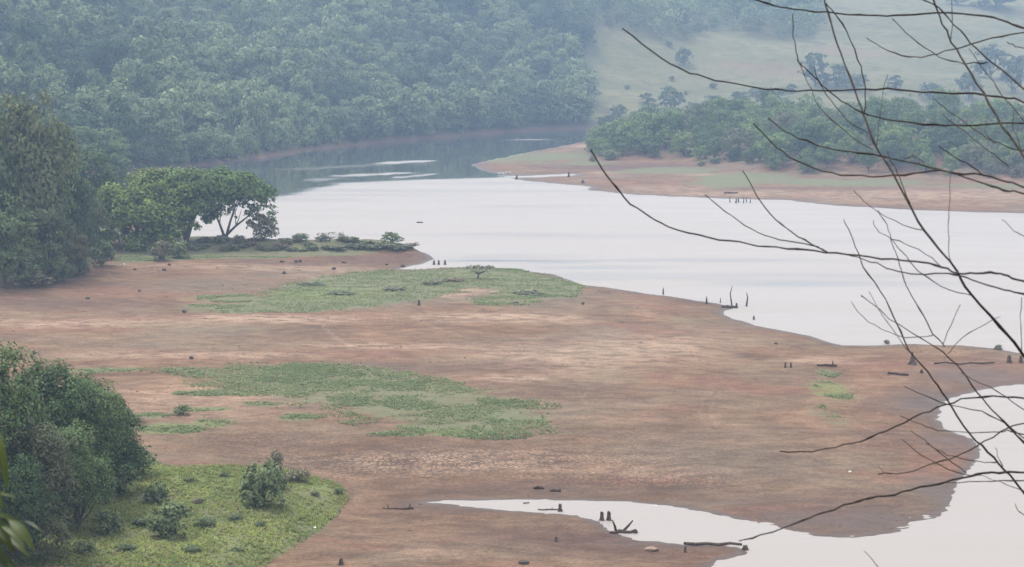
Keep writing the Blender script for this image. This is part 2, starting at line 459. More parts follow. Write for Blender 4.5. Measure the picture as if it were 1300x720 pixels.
def plain(name, c, rough=0.7, var=0.25, scale=8):
    m, nt, nd, lk, b = newmat(name, rough)
    tc = nd.new("ShaderNodeTexCoord")
    f = noise(nt, tc.outputs["Object"], scale, 4)
    lk.new(mixc(nt, f, tuple(q * (1 - var) for q in c), tuple(min(1, q * (1 + var)) for q in c)), b.inputs["Base Color"])
    bp = nd.new("ShaderNodeBump"); bp.inputs["Strength"].default_value = 0.4; bp.inputs["Distance"].default_value = 0.05
    lk.new(f, bp.inputs["Height"]); lk.new(bp.outputs[0], b.inputs["Normal"])
    return m
M['rock'] = plain("dark stone", (0.075, 0.062, 0.055), 0.85)
M['clod'] = plain("mud clods", (0.130, 0.088, 0.068), 0.9)
M['pale'] = plain("pale stone", (0.42, 0.36, 0.31), 0.8)
M['tan'] = plain("tan stone", (0.24, 0.175, 0.135), 0.85)
M['white'] = plain("white painted boards", (0.78, 0.78, 0.76), 0.5, 0.05)
M['hull_dark'] = plain("dark hull lining", (0.10, 0.09, 0.09), 0.6)
M['fore_leaf'] = foliage_mat("foreground leaf", (0.012, 0.024, 0.007), (0.050, 0.075, 0.014), None, 0, 1.0, 0.12)
M['fore_leaf'].node_tree.nodes["Principled BSDF"].inputs["Roughness"].default_value = 0.5
M['fore_leaf'].node_tree.nodes["Principled BSDF"].inputs["Specular IOR Level"].default_value = 0.25

# ------------------------------------------------------------------ object helpers
def link(name, mesh, parent=None, mat=None):
    o = bpy.data.objects.new(name, mesh); COL.objects.link(o)
    if mat: 
        if not mesh.materials: mesh.materials.append(mat)
    if parent: o.parent = parent
    return o

def tag(o, label=None, cat=None, group=None, kind=None):
    if label: o["label"] = label
    if cat: o["category"] = cat
    if group: o["group"] = group
    if kind: o["kind"] = kind
    return o

def empty(name, loc, rz=0.0, s=1.0):
    o = bpy.data.objects.new(name, None); COL.objects.link(o)
    o.location = loc; o.rotation_euler = (0, 0, rz); o.scale = (s, s, s) if isinstance(s, (int, float)) else s
    o.empty_display_size = 0.3
    return o

def np_mesh(name, V, Fq, smooth=False, attrs=None, normals=None):
    """numpy mesh: V (n,3), Fq (m,k) all faces of k corners"""
    V = np.asarray(V, np.float32); Fq = np.asarray(Fq, np.int32)
    me = bpy.data.meshes.new(name)
    k = Fq.shape[1]
    me.vertices.add(len(V)); me.vertices.foreach_set("co", V.ravel())
    me.loops.add(Fq.size); me.loops.foreach_set("vertex_index", Fq.ravel())
    me.polygons.add(len(Fq)); me.polygons.foreach_set("loop_start", np.arange(0, Fq.size, k, dtype=np.int32))
    me.polygons.foreach_set("loop_total", np.full(len(Fq), k, np.int32))
    me.polygons.foreach_set("use_smooth", np.full(len(Fq), bool(smooth)))
    for n, v in (attrs or {}).items():
        v = np.asarray(v, np.float32)
        if v.ndim == 1:
            a = me.attributes.new(n, 'FLOAT', 'POINT'); a.data.foreach_set("value", v)
        else:
            a = me.attributes.new(n, 'FLOAT_COLOR', 'POINT'); a.data.foreach_set("color", v.ravel())
    me.update(calc_edges=True); me.validate()
    if normals is not None:
        me.polygons.foreach_set('use_smooth', np.ones(len(Fq), bool))
        me.normals_split_custom_set_from_vertices(np.asarray(normals, np.float32).tolist())
    return me

class MB:
    def __init__(s): s.v, s.f = [], []
    def add(s, v, f):
        k = len(s.v); s.v += [tuple(p) for p in v]; s.f += [tuple(i + k for i in q) for q in f]
    def tube(s, pts, rad, n=6, cap=True):
        pts = [Vector(p) for p in pts]; base = len(s.v)
        ref = Vector((0.31, 0.17, 0.93))
        for i, p in enumerate(pts):
            d = (pts[min(i + 1, len(pts) - 1)] - pts[max(i - 1, 0)]).normalized()
            a = d.cross(ref)
            if a.length < 0.15: a = d.cross(Vector((1, 0.2, 0)))
            a.normalize(); b = d.cross(a)
            for k in range(n):
                t = 2 * math.pi * k / n
                s.v.append(tuple(p + (a * math.cos(t) + b * math.sin(t)) * rad[i]))
        for i in range(len(pts) - 1):
            for k in range(n):
                k2 = (k + 1) % n
                s.f.append((base + i * n + k, base + i * n + k2, base + (i + 1) * n + k2, base + (i + 1) * n + k))
        if cap:
            s.f.append(tuple(base + k for k in range(n))[::-1])
            s.f.append(tuple(base + (len(pts) - 1) * n + k for k in range(n)))
    def build(s, name, mat, parent=None, smooth=True):
        me = bpy.data.meshes.new(name); me.from_pydata(s.v, [], s.f)
        me.polygons.foreach_set("use_smooth", [smooth] * len(me.polygons)); me.update()
        return link(name, me, parent, mat)

def leaf_cloud(lobes, n, leaf, seed, clumps=14, low=-0.35, fill=0.35, flatten=0.0, nw=(0.7, 0.8, 0.25)):
    """lobes: (cx,cy,cz,rx,ry,rz); returns V, F of n leaf quads bunched in clumps over the lobes"""
    g = np.random.default_rng(seed)
    L = np.array(lobes, float)
    w = (L[:, 3] * L[:, 4] + L[:, 3] * L[:, 5]); w /= w.sum()
    cen, nor, rad = [], [], []
    for i, l in enumerate(L):
        k = max(3, int(round(clumps * len(L) * w[i])))
        d = g.normal(size=(k * 3, 3)); d /= np.linalg.norm(d, axis=1)[:, None]
        d = d[d[:, 2] > low][:k]
        r = 1 - fill * g.random(len(d)) ** 2
        cen.append(l[:3] + d * l[3:] * r[:, None]); nor.append(d); rad.append(np.full(len(d), l[3:].mean() * 0.38) * (0.7 + 0.6 * g.random(len(d))))
    cen, nor, rad = np.vstack(cen), np.vstack(nor), np.concatenate(rad)
    pk = rad ** 2; pk /= pk.sum()
    ci = g.choice(len(cen), n, p=pk)
    off = g.normal(size=(n, 3)); off /= np.linalg.norm(off, axis=1)[:, None]
    off[:, 2] = np.where(off[:, 2] < -0.3, -off[:, 2], off[:, 2])
    p = cen[ci] + off * rad[ci][:, None] * (0.55 + 0.5 * g.random(n))[:, None]
    nn = off * 0.7 + nor[ci] * 0.5 + g.normal(size=(n, 3)) * 0.45 + np.array([0, 0, 0.35 + flatten])
    nn /= np.linalg.norm(nn, axis=1)[:, None]
    t = np.cross(nn, g.normal(size=(n, 3))); t /= np.linalg.norm(t, axis=1)[:, None]
    bt = np.cross(nn, t)
    sz = leaf * (0.65 + 0.7 * g.random(n))[:, None]
    V = np.stack([p - t * sz * .55, p - bt * sz * .42 + nn * sz * .12, p + t * sz * .55, p + bt * sz * .42 + nn * sz * .12], 1).reshape(-1, 3)
    # leaf shading follows the clump it belongs to, so that clumps read as rounded masses
    sn = off * nw[0] + nor[ci] * nw[1] + nn * nw[2] + np.array([0, 0, 0.1])
    sn /= np.linalg.norm(sn, axis=1)[:, None]
    flip = (np.cross(V[1::4] - V[0::4], V[2::4] - V[0::4]) * sn).sum(1) < 0
    Fq = np.arange(4 * n).reshape(-1, 4)
    Fq[flip] = Fq[flip][:, ::-1]
    return V, Fq, np.repeat(sn, 4, 0)

def round_lobes(seed, R, Ht, n=7, base=0.28):
    """lobes of a broad crown of radius R, top height Ht"""
    g = random.Random(seed)
    out = [(0, 0, Ht * 0.62, R * 0.66, R * 0.66, Ht * 0.30)]
    for i in range(n):
        a = 2 * math.pi * (i + g.random() * 0.7) / n
        r = R * (0.42 + 0.28 * g.random())
        z = Ht * (base + 0.14 + 0.36 * g.random())
        q = R * (0.34 + 0.2 * g.random())
        out.append((r * math.cos(a), r * math.sin(a), z, q, q, q * (0.75 + 0.3 * g.random())))
    for i in range(2):
        a = g.random() * 6.28
        out.append((R * .3 * math.cos(a), R * .3 * math.sin(a), Ht * (0.78 + 0.06 * g.random()), R * .36, R * .36, Ht * .15))
    return out

def dense_lobes(seed, R, Ht, n=8):
    """lobes of a forest tree leafy to the ground"""
    g = random.Random(seed)
    out = [(0, 0, Ht * 0.50, R * 0.70, R * 0.70, Ht * 0.40)]
    for i in range(n):
        a = 2 * math.pi * (i + g.random() * 0.7) / n
        r = R * (0.45 + 0.25 * g.random()); z = Ht * (0.13 + 0.55 * g.random()); q = R * (0.32 + 0.2 * g.random())
        out.append((r * math.cos(a), r * math.sin(a), z, q, q, q * (0.8 + 0.3 * g.random())))
    for i in range(3):
        a = g.random() * 6.28
        out.append((R * .35 * math.cos(a), R * .35 * math.sin(a), Ht * (0.74 + 0.1 * g.random()), R * .36, R * .36, Ht * .16))
    return out

def trunk_mb(lobes, r0, seed, lean=0.0, hb=None):
    g = random.Random(seed)
    mb = MB()
    z0 = hb if hb else min(l[2] for l in lobes) * 0.55
    top = Vector((lean, 0, z0))
    mb.tube([(0, 0, -0.4), (lean * .2, 0, z0 * .1), (lean * .5, 0.03, z0 * .5), top], [r0 * 1.5, r0 * 1.12, r0 * .95, r0 * .85], 7)
    for l in lobes:
        e = Vector(l[:3]); mid = top.lerp(e, 0.5) + Vector((g.uniform(-.2, .2), g.uniform(-.2, .2), -0.06 * e.length))
        mb.tube([top + Vector((0, 0, -0.15 * r0)), mid, e], [r0 * .55, r0 * .38, r0 * .12], 5, False)
    return mb

class Kind:
    """a tree or shrub kind: shared crown and trunk meshes, placed many times"""
    def __init__(s, name, lobes, n, leaf, mat, r0, seed, clumps=14, low=-0.35, fill=0.35, hb=None, flatten=0.0, part='crown'):
        V, Fq, Nn = leaf_cloud(lobes, n, leaf, seed, clumps, low, fill, flatten)
        s.V, s.F, s.N = V, Fq, Nn
        s.crown = np_mesh(name + "_crown", V, Fq, normals=Nn); s.crown.materials.append(mat)
        t = trunk_mb(lobes, r0, seed, hb=hb)
        s.trunk = bpy.data.meshes.new(name + "_trunk"); s.trunk.from_pydata(t.v, [], t.f)
        s.trunk.materials.append(M['bark']); s.part = part
    def place(s, name, loc, scale, rz, label, cat, group=None, trunk=True, sz=1.0):
        o = empty(name, loc, rz, (scale, scale, scale * sz))
        link(s.part, s.crown, o)
        if trunk: link('trunk' if s.part == 'crown' else 'stem', s.trunk, o)
        return tag(o, label, cat, group)

# ------------------------------------------------------------------ ground cover masks (world positions)
def blob(px, py, rx, ry):
    c = hit(px, py)
    return (c.x, c.y, px_m(c.y, rx), ry * c.y ** 2 / (H * F))

WARP = (fbm(GP[:, 0] / 6, GP[:, 1] / 6, 51, 4) - 0.5), (fbm(GP[:, 0] / 6, GP[:, 1] / 6, 61, 4) - 0.5)
def add_blob(arr, px, py, rx, ry, amt, soft=0.5):
    cx, cy_, a, b = blob(px, py, rx, ry)
    x = GP[:, 0] - cx + WARP[0] * a * 0.6; y = GP[:, 1] - cy_ + WARP[1] * b * 1.0
    r = np.hypot(x / a, y / b)
    np.maximum(arr, amt * sstep(1 + soft, max(1 - soft * 1.6, 0), r), out=arr)

def add_poly(arr, pts, amt, soft=1.5, warp=2.0):
    p = hpoly(pts)
    lo, hi = p.min(0) - 12, p.max(0) + 12
    k = np.nonzero((GP[:, 0] > lo[0]) & (GP[:, 0] < hi[0]) & (GP[:, 1] > lo[1]) & (GP[:, 1] < hi[1]))[0]
    q = GP[k] + np.stack([WARP[0][k], WARP[1][k]], 1) * warp * 2
    arr[k] = np.maximum(arr[k], amt * sstep(-soft, soft, sd_poly(q, p)))

nG = len(GP)
grass = np.zeros(nG); pale = np.zeros(nG); dark = np.zeros(nG); lush = np.zeros(nG); crack = np.zeros(nG)
POINT = [(300, 396), (335, 372), (400, 352), (470, 345), (540, 342), (620, 341), (680, 347), (735, 363), (725, 376), (660, 372), (610, 366), (545, 380), (470, 389), (390, 398)]
PATCH = [(228, 476), (290, 464), (360, 462), (440, 464), (520, 474), (590, 488), (640, 505), (690, 518), (686, 545), (600, 556), (540, 545), (460, 536), (400, 520), (350, 503), (300, 500), (250, 490)]
NEARG = [(150, 560), (205, 592), (280, 592), (340, 594), (390, 602), (432, 618), (440, 634), (425, 655), (392, 680), (340, 712), (300, 740), (200, 780), (0, 780), (-100, 700), (0, 600)]
STRIPS = [(150, 470, 42, 3, .9), (120, 472, 40, 2, .7), (255, 501, 34, 4, .9), (290, 499, 40, 4, .8), (210, 545, 46, 8, 1), (190, 527, 26, 3, .9), (268, 520, 26, 2.5, .9), (270, 537, 28, 4, .95),
          (330, 515, 30, 3, .7), (380, 530, 26, 4, .8), (240, 521, 24, 3, .9), (585, 553, 32, 4, .9), (620, 545, 50, 6, .6), (500, 553, 50, 4, .6), (1060, 500, 34, 16, .48), (1050, 475, 20, 6, .5), (1052, 530, 26, 24, .44),
          (690, 371, 45, 6, .95), (640, 382, 60, 10, .55), (880, 405, 40, 8, .35), (880, 470, 200, 30, .25), (1060, 440, 120, 10, .3), (720, 545, 60, 10, .3), (300, 380, 60, 8, .6), (60, 455, 80, 8, .3), (250, 415, 160, 10, .33)]
add_poly(grass, POINT, 0.92, 1.6); add_poly(grass, PATCH, 0.72, 2.6, 3.5); add_poly(grass, NEARG, 1.0, 0.7, 0.8)
STRIPS += [(300, 392, 70, 7, .75), (360, 386, 70, 8, .8), (440, 388, 60, 5, .7), (640, 530, 60, 12, .7), (560, 545, 60, 6, .8), (680, 372, 60, 9, .8), (230, 470, 30, 2.5, .8)]
for a, b_, c, d, e in STRIPS: add_blob(grass, a, b_, c * 1.15, d * 1.15, e * 1.35)
for a, b_, c, d, e in [(210, 545, 60, 9, 1), (640, 505, 50, 12, .5), (400, 372, 90, 10, .9), (250, 600, 160, 20, 1), (400, 615, 50, 14, .9), (1060, 500, 40, 18, 1), (590, 552, 60, 6, .9), (250, 690, 120, 20, .7), (270, 530, 60, 14, .5)]:
    add_blob(lush, a, b_, c, d, e)
bl_ = sd_poly(GP, BANK_L); grass = np.maximum(grass, 1.2 * sstep(-1.5, 2.5, bl_ + WARP[0] * 5))
# bank of the promontory and the grassy clearing under the spreading trees
add_poly(grass, [(140, 335), (150, 318), (220, 306), (330, 298), (420, 302), (500, 304), (520, 312), (500, 319), (440, 325), (360, 328), (250, 331)], 0.8, 1.2, 1.0)
# far bank greens
for a, b_, c, d, e in [(690, 199, 70, 7, 1.3), (640, 204, 26, 2.5, 1.), (850, 217, 70, 5, 1.1), (950, 226, 70, 7, 1.3), (1080, 232, 130, 5, 1.2), (750, 207, 40, 3, .9), (920, 233, 50, 5, 1.1), (1250, 236, 80, 4, .8)]: add_blob(grass, a, b_, c, d, e)
for a, b_, c, d, e in [(740, 185, 30, 2, .7), (780, 219, 40, 1.2, 1), (900, 222, 30, 1.6, .9), (950, 246, 160, 4, .6), (1180, 247, 160, 9, .6), (560, 374, 45, 4, 1), (620, 370, 40, 3, .9), (860, 240, 60, 4, .5),
        (120, 412, 220, 7, .6), (330, 405, 130, 6, .8), (640, 403, 140, 8, .7), (740, 455, 140, 20, .65), (820, 440, 110, 22, .6), (500, 440, 140, 5, .6), (250, 450, 180, 6, .55), (430, 352, 90, 3, .7),
        (660, 480, 60, 6, .7), (600, 585, 240, 14, .55), (820, 600, 110, 8, .5), (250, 510, 130, 20, .45), (1040, 458, 60, 6, .5), (350, 340, 150, 5, .5), (560, 700, 60, 10, .4)]: add_blob(pale, a, b_, c, d, e * 1.35)
for a, b_, c, d, e in [(60, 385, 160, 10, .8), (180, 362, 160, 6, .35), (520, 470, 110, 8, .6), (640, 465, 90, 10, .6), (740, 500, 90, 14, .5), (1180, 510, 50, 14, .8), (1130, 560, 110, 30, .55), (1100, 640, 130, 30, .7), (740, 685, 210, 30, 1.15), (800, 212, 120, 5, 1.0), (1050, 240, 200, 3, .6),
        (560, 650, 120, 12, .6), (620, 620, 200, 10, .5), (960, 590, 160, 40, .3), (1000, 640, 110, 22, .55), (900, 385, 80, 5, .6), (1240, 460, 90, 14, .45), (430, 330, 120, 6, .55), (430, 690, 60, 30, .3), (760, 213, 100, 3, .7), (850, 212, 70, 2, .7), (780, 372, 60, 5, .5), (470, 330, 90, 6, .9), (350, 333, 90, 4, .7), (520, 328, 40, 6, .9), (1120, 520, 70, 20, .4)]: add_blob(dark, a, b_, c, d, e)
for a, b_, c, d, e in [(560, 585, 330, 22, 1), (780, 610, 200, 14, .9), (330, 560, 150, 20, .7), (700, 560, 200, 20, .5), (1000, 660, 140, 16, .6)]: add_blob(crack, a, b_, c, d, e, 0.7)
wet = np.where((GS > -3), sstep(np.clip(GP[:, 1] / 130, .8, 3.2) * 1.25, 0.1, GS), 0)
# extra wet, slumped mud along the outer bend of the lower cove
wetb = np.zeros(nG)
for a, b_, c, d, e in [(1185, 522, 50, 20, .8), (1120, 664, 90, 20, .9), (1020, 662, 110, 14, .8), (1205, 635, 36, 30, .75), (880, 640, 150, 7, .6), (870, 690, 100, 8, .7), (590, 641, 80, 9, .7), (1215, 565, 44, 26, .75), (1250, 480, 80, 12, .8), (1195, 505, 40, 14, .9), (700, 628, 160, 8, .4)]: add_blob(wetb, a, b_, c, d, e, .7)
wet = np.clip(np.maximum(wet, wetb * (0.95 + 1.2 * WARP[0])), 0, 1)
track = np.zeros(nG); hillred = np.zeros(nG); hillgreen = sstep(8, -4, GP[:, 0] - GP[:, 1] * (98.0 / F)) * 0.9
for a, b_, c, d, e in [(1080, 68, 50, 1.2, .8), (960, 85, 60, .8, .6), (1010, 92, 60, .8, .6)]: add_blob(track, a, b_, c, d, e)
add_blob(hillred, 8, 8, 26, 10, .9)
shoreC = sstep(4, 1.0, GS + WARP[0] * 3)

# ------------------------------------------------------------------ terrain sheets
def sub_sheet(name, mask, mat, attrs):
    """one mesh of the survey grid's cells where mask (per cell) holds"""
    idx = np.arange(NR * NC).reshape(NR, NC)
    q = np.stack([idx[:-1, :-1], idx[:-1, 1:], idx[1:, 1:], idx[1:, :-1]], -1)[mask]
    used = np.zeros(NR * NC, bool); used[q.ravel()] = True
    remap = np.cumsum(used) - 1
    V = np.stack([GP[:, 0], GP[:, 1], GZ], 1)[used]
    me = np_mesh(name, V, remap[q], True, {k: v[used] for k, v in attrs.items()})
    o = link(name, me, None, mat); o["kind"] = "structure"
    return o

reg2 = GR.reshape(NR, NC)[:-1, :-1]
cellx = XX[:-1, :-1]; celly = YY[:-1, :-1]
cov = np.stack([grass, pale, dark, np.ones(nG)], 1)
covC = np.stack([np.clip(hillgreen, 0, 1), np.maximum(shoreC, hillred * 0), np.maximum(track, hillred), np.ones(nG)], 1)
gat = {'shore': np.clip(GS, -5, 200), 'cover': cov, 'wet': wet, 'lush': lush, 'cracked': crack}
o = sub_sheet("lake_bed", reg2 == 0, M['ground'], gat); o["label"] = "broad red brown dried lake bed with grass patches"
o = sub_sheet("far_bank", reg2 == 1, M['ground'], gat); o["label"] = "low red mud bank on the far side of the lake"
o = sub_sheet("hillside", reg2 == 2, M['meadow'], {'cover': covC}); o["label"] = "steep far hillside, forested left and pasture right"

# water: sheet at z = 0 with a wind-ripple mask
wr = np.concatenate([np.arange(-30, 92, 12.0), rows[(rows >= 92) & (rows < 700)][::2], np.arange(700, 5300, 300.0)])
wc = np.concatenate([-tout[::-2], tin[::3], tout[::2]])
WT, WYY = np.meshgrid(wc, wr); WX = WT * (WYY + Y0)
WP = np.stack([WX.ravel(), WYY.ravel()], 1)
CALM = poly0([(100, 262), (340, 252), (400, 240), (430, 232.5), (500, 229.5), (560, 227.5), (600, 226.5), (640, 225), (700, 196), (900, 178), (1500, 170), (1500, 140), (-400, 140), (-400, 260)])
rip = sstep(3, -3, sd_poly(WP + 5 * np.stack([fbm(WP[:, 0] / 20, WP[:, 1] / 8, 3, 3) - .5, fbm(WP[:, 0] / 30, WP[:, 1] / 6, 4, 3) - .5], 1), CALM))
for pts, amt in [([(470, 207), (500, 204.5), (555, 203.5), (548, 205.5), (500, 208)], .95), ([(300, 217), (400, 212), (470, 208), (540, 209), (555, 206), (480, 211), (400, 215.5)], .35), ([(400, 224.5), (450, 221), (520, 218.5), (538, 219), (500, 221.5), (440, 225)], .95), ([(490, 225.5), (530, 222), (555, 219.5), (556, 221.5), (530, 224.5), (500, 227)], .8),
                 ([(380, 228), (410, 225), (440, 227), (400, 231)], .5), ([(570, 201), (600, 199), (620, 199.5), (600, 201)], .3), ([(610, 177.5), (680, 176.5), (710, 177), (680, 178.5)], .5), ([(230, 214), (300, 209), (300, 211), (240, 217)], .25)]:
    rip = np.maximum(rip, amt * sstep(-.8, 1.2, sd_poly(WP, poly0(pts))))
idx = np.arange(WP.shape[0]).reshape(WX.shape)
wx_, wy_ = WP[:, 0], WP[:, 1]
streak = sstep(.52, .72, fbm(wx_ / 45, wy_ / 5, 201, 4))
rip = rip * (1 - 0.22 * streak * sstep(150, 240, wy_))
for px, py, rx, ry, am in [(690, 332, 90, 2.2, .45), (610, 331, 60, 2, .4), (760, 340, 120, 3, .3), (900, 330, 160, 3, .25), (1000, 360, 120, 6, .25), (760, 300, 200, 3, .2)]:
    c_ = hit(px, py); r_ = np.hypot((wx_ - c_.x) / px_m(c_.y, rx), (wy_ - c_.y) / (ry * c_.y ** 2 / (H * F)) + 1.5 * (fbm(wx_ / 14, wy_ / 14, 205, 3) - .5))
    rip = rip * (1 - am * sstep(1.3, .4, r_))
q = np.stack([idx[:-1, :-1], idx[:-1, 1:], idx[1:, 1:], idx[1:, :-1]], -1).reshape(-1, 4)
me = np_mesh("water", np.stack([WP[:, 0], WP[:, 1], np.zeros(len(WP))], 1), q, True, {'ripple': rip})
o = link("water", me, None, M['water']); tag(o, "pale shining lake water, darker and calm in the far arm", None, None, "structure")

# ------------------------------------------------------------------ far forest
TM = [Kind("forest_tree_%d" % i, dense_lobes(100 + i, 4.4, 9.0, 7), 1100, 0.60, M['far_leaf'], 0.2, 200 + i, 6, low=-.7) for i in range(8)]
pts = []
for Y in np.arange(380, 900, 6.0):
    for X in np.arange(-330, 190, 7.4):
        x = X + rng.uniform(-2.2, 2.2); y = Y + rng.uniform(-2, 2)
        pts.append((x, y))
sh_line = np.array([w0(a, b) for a, b in C_FRONT[2:14]])
for a, b in zip(sh_line[:-1], sh_line[1:]):
    L_ = np.linalg.norm(b - a)
    for t in np.arange(0, 1, 4.2 / L_):
        q = a + (b - a) * t
        pts.append((q[0] + rng.uniform(-1, 1) - 0.6, q[1] + 3.6 + rng.uniform(-.8, 1.5)))
        pts.append((q[0] + rng.uniform(-1, 1) - 1.2, q[1] + 7.5 + rng.uniform(-1, 1.5)))
pts = np.array(pts)
fz, fs, fr = heights(pts)
tpx = 650 + F * pts[:, 0] / (pts[:, 1] * 1.0)      # rough column for the frame test
# straight planted edge of the wood against the pasture, and the wood band along the crest
edge_x = pts[:, 0] - pts[:, 1] * (98.0 / F)
row_up = 55 - (fz - 30) / pts[:, 1] * F
inwood = (fr == 2) & (fs > 1.2) & (edge_x < 0) 
band = (fr == 2) & (edge_x >= -6) & (row_up < 46 + 6 * np.sin(pts[:, 0] / 9)) & (pts[:, 0] < pts[:, 1] * 385.0 / F) & (row_up > -40)
keep = (inwood | band) & (tpx > -110) & (tpx < 1075) & (row_up > -45)
bare = np.hypot((tpx - 5) / 28, (row_up - 8) / 14) < 1        # bare red clearing near the top left corner
keep &= ~bare
fp, ff, fs, frow = pts[keep], fz[keep], fs[keep], row_up[keep]
ftx = tpx[keep]
order = np.argsort(fp[:, 1] + np.where((ftx < -20) | (ftx > 1040), 1e4, 0))
print("far forest trees:", len(order))
gsc = 0.55 + 0.95 * rng.random(len(order)) ** 1.8
patch = np.clip((fbm(fp[:, 0] / 30, fp[:, 1] / 30, 77, 3) - .5) * 2.6 + .5, 0, 1)
for n_, i in enumerate(order[:295]):
    band_ = "at the foot of the far slope" if fs[i] < 28 else ("partway up the far slope" if fs[i] < 75 else "high on the far slope")
    c_ = ftx[i]
    band_ += ", " + ("above the left wood" if c_ < 130 else ("above the spreading trees" if c_ < 350 else ("behind the calm dark arm" if c_ < 560 else ("beside the straight pasture edge" if c_ > 690 else "behind the far spit"))))
    o = TM[int(rng.integers(8))].place("forest_tree", (fp[i, 0], fp[i, 1], ff[i] - 0.3), gsc[i] * (0.62 if fs[i] < 5 else 1), rng.random() * 6.28,
        "hazy forest tree packed " + band_, "tree", "trees " + band_, sz=0.7 + 0.8 * rng.random())
    for ch in o.children: ch.color = (float(patch[i]), 0, 0, 1)
VV, FF, TT, NN, k = [], [], [], [], 0
for i in order[295:]:
    t = TM[int(rng.integers(8))]; a = rng.random() * 6.28; s = gsc[i]
    R_ = np.array([[math.cos(a), -math.sin(a), 0], [math.sin(a), math.cos(a), 0], [0, 0, 1]])
    n3 = len(t.V) // 4 * 4 if fp[i, 1] < 760 else (len(t.V) // 8) * 4
    VV.append((t.V[:n3] * s * np.array([1, 1, 0.75 + 0.6 * rng.random()])) @ R_.T + np.array([fp[i, 0], fp[i, 1], ff[i] - .3])); FF.append(t.F[:n3 // 4] + k); k += n3; NN.append(t.N[:n3] @ R_.T)
    TT.append(np.full(n3, np.clip(patch[i] + 0.4 * (rng.random() - .5), 0, 1)))
me = np_mesh("far_forest", np.vstack(VV), np.vstack(FF), False, {'tint': np.concatenate(TT)}, np.vstack(NN))
o = link("far_forest", me, None, M['far_leaf']); o.color = (0, 0, 0, 1); tag(o, "distant hazy forest canopy covering the upper far hillside", "forest", None, "stuff")

# ------------------------------------------------------------------ pasture trees on the far hill
def pasture(px, py, wpx, hpx, label, k):
    c = hit(px, py)
    t = TM[k % 8]
    s = px_m(c.y, wpx) / 9.6
    o = t.place("pasture_tree", (c.x, c.y, c.z - .2), s, k * 1.3, label, "tree", "scattered trees on the far pasture", sz=px_m(c.y, hpx) / (9.0 * s))
    for ch in o.children: ch.color = (0.15, 0, 0, 1)
for i, a in enumerate([
    (868, 83, 26, 22, "lone rounded dark tree on the open pasture near the forest edge"),
    (852, 142, 46, 34, "dark blue rounded tree at pasture foot above the wooded peninsula"),
    (905, 140, 34, 20, "low tree right of the dark rounded one at pasture foot"),
    (1035, 110, 44, 44, "tall hazy tree at left end of the pasture grove"),
    (1062, 112, 40, 30, "low hazy tree in the middle of the pasture grove"),
    (1085, 116, 38, 24, "small bushy tree at right end of the pasture grove"),
    (1137, 113, 26, 18, "small dark tree alone right of the pasture grove"),
    (1147, 138, 28, 16, "small dark tree just above the right part of the peninsula wood"),
    (1258, 100, 50, 44, "large hazy blue tree high on the right of the pasture"),
    (1285, 118, 46, 50, "big hazy tree at the right edge beside the large blue one"),
    (1230, 125, 40, 34, "mid sized hazy tree left of the large blue tree"),
    (1265, 12, 70, 30, "hazy tree near the top right corner of the pasture"),
    (1215, 6, 40, 22, "smaller hazy tree left of the one in the top right corner"),
    (850, 60, 10, 8, "tiny shrub above the lone dark tree on pasture"),
    (796, 114, 10, 7, "tiny dark shrub on the pasture close to the straight forest edge"),
    (853, 103, 9, 7, "tiny dark shrub below the lone dark tree on pasture"),
    (820, 132, 24, 14, "low hazy shrub at the foot of the pasture by the forest edge"),
    (940, 132, 30, 18, "hazy shrubby tree in the gap between peninsula wood and pasture"),
    (785, 150, 30, 18, "low hazy scrub tree at the lower left corner of the pasture"),
    (880, 148, 26, 18, "small scrubby tree beside the dark tree at the pasture foot"),
    (825, 152, 34, 20, "low scrubby tree left of the dark rounded one at pasture foot"),
    (770, 168, 34, 24, "scrubby tree in the dip between forest and peninsula wood"),
    (960, 122, 26, 12, "small shrub above the gap of the peninsula wood"),
    (1180, 128, 34, 24, "hazy shrubby tree behind the right part of the peninsula wood"),
    (1005, 118, 18, 12, "small shrub just left of the pasture grove"),
    (905, 112, 14, 7, "tiny low shrub in the middle of the pasture"),
    (985, 128, 36, 18, "broad low shrubby tree behind the middle of the peninsula wood")]):
    pasture(*a, i)

# ------------------------------------------------------------------ wooded far peninsula
WM = [Kind("woodland_tree_%d" % i, dense_lobes(300 + i, 4.2, 7.8, 8), 1700, 0.44, M['wood_leaf'], 0.2, 320 + i, 7, low=-.7) for i in range(7)]
pts = []
for Y in np.arange(330, 560, 6.3):
    for X in np.arange(10, 150, 6.3):
        pts.append((X + rng.uniform(-2, 2), Y + rng.uniform(-2, 2)))
pts = np.array(pts)
hz, hs, hr = heights(pts)
hb = sd_poly(pts, HUMP_B)
keep = (hb > 1.5) & (hr == 1) & (rng.random(len(pts)) < np.where(hb > 40, .6, .97)) & (pts[:, 0] / pts[:, 1] < 690 / F) & (hb < 58)
for (x, y), z, d in zip(pts[keep], hz[keep], hb[keep]):
    col = 650 + F * x / y
    side = "left" if col < 930 else ("middle" if col < 1120 else "right")
    dep = "at the front edge" if d < 9 else "inside the canopy"
    s = (0.45 + 0.3 * rng.random()) if d < 6 else (0.55 + 0.6 * rng.random() ** 1.3)
    WM[int(rng.integers(7))].place("woodland_tree", (x, y, z - .3), s, rng.random() * 6.28,
        f"green tree of the peninsula wood, {side} part, {dep}", "tree", f"peninsula wood trees, {side} part, {dep}", sz=0.75 + 0.5 * rng.random())
print("woodland", keep.sum())

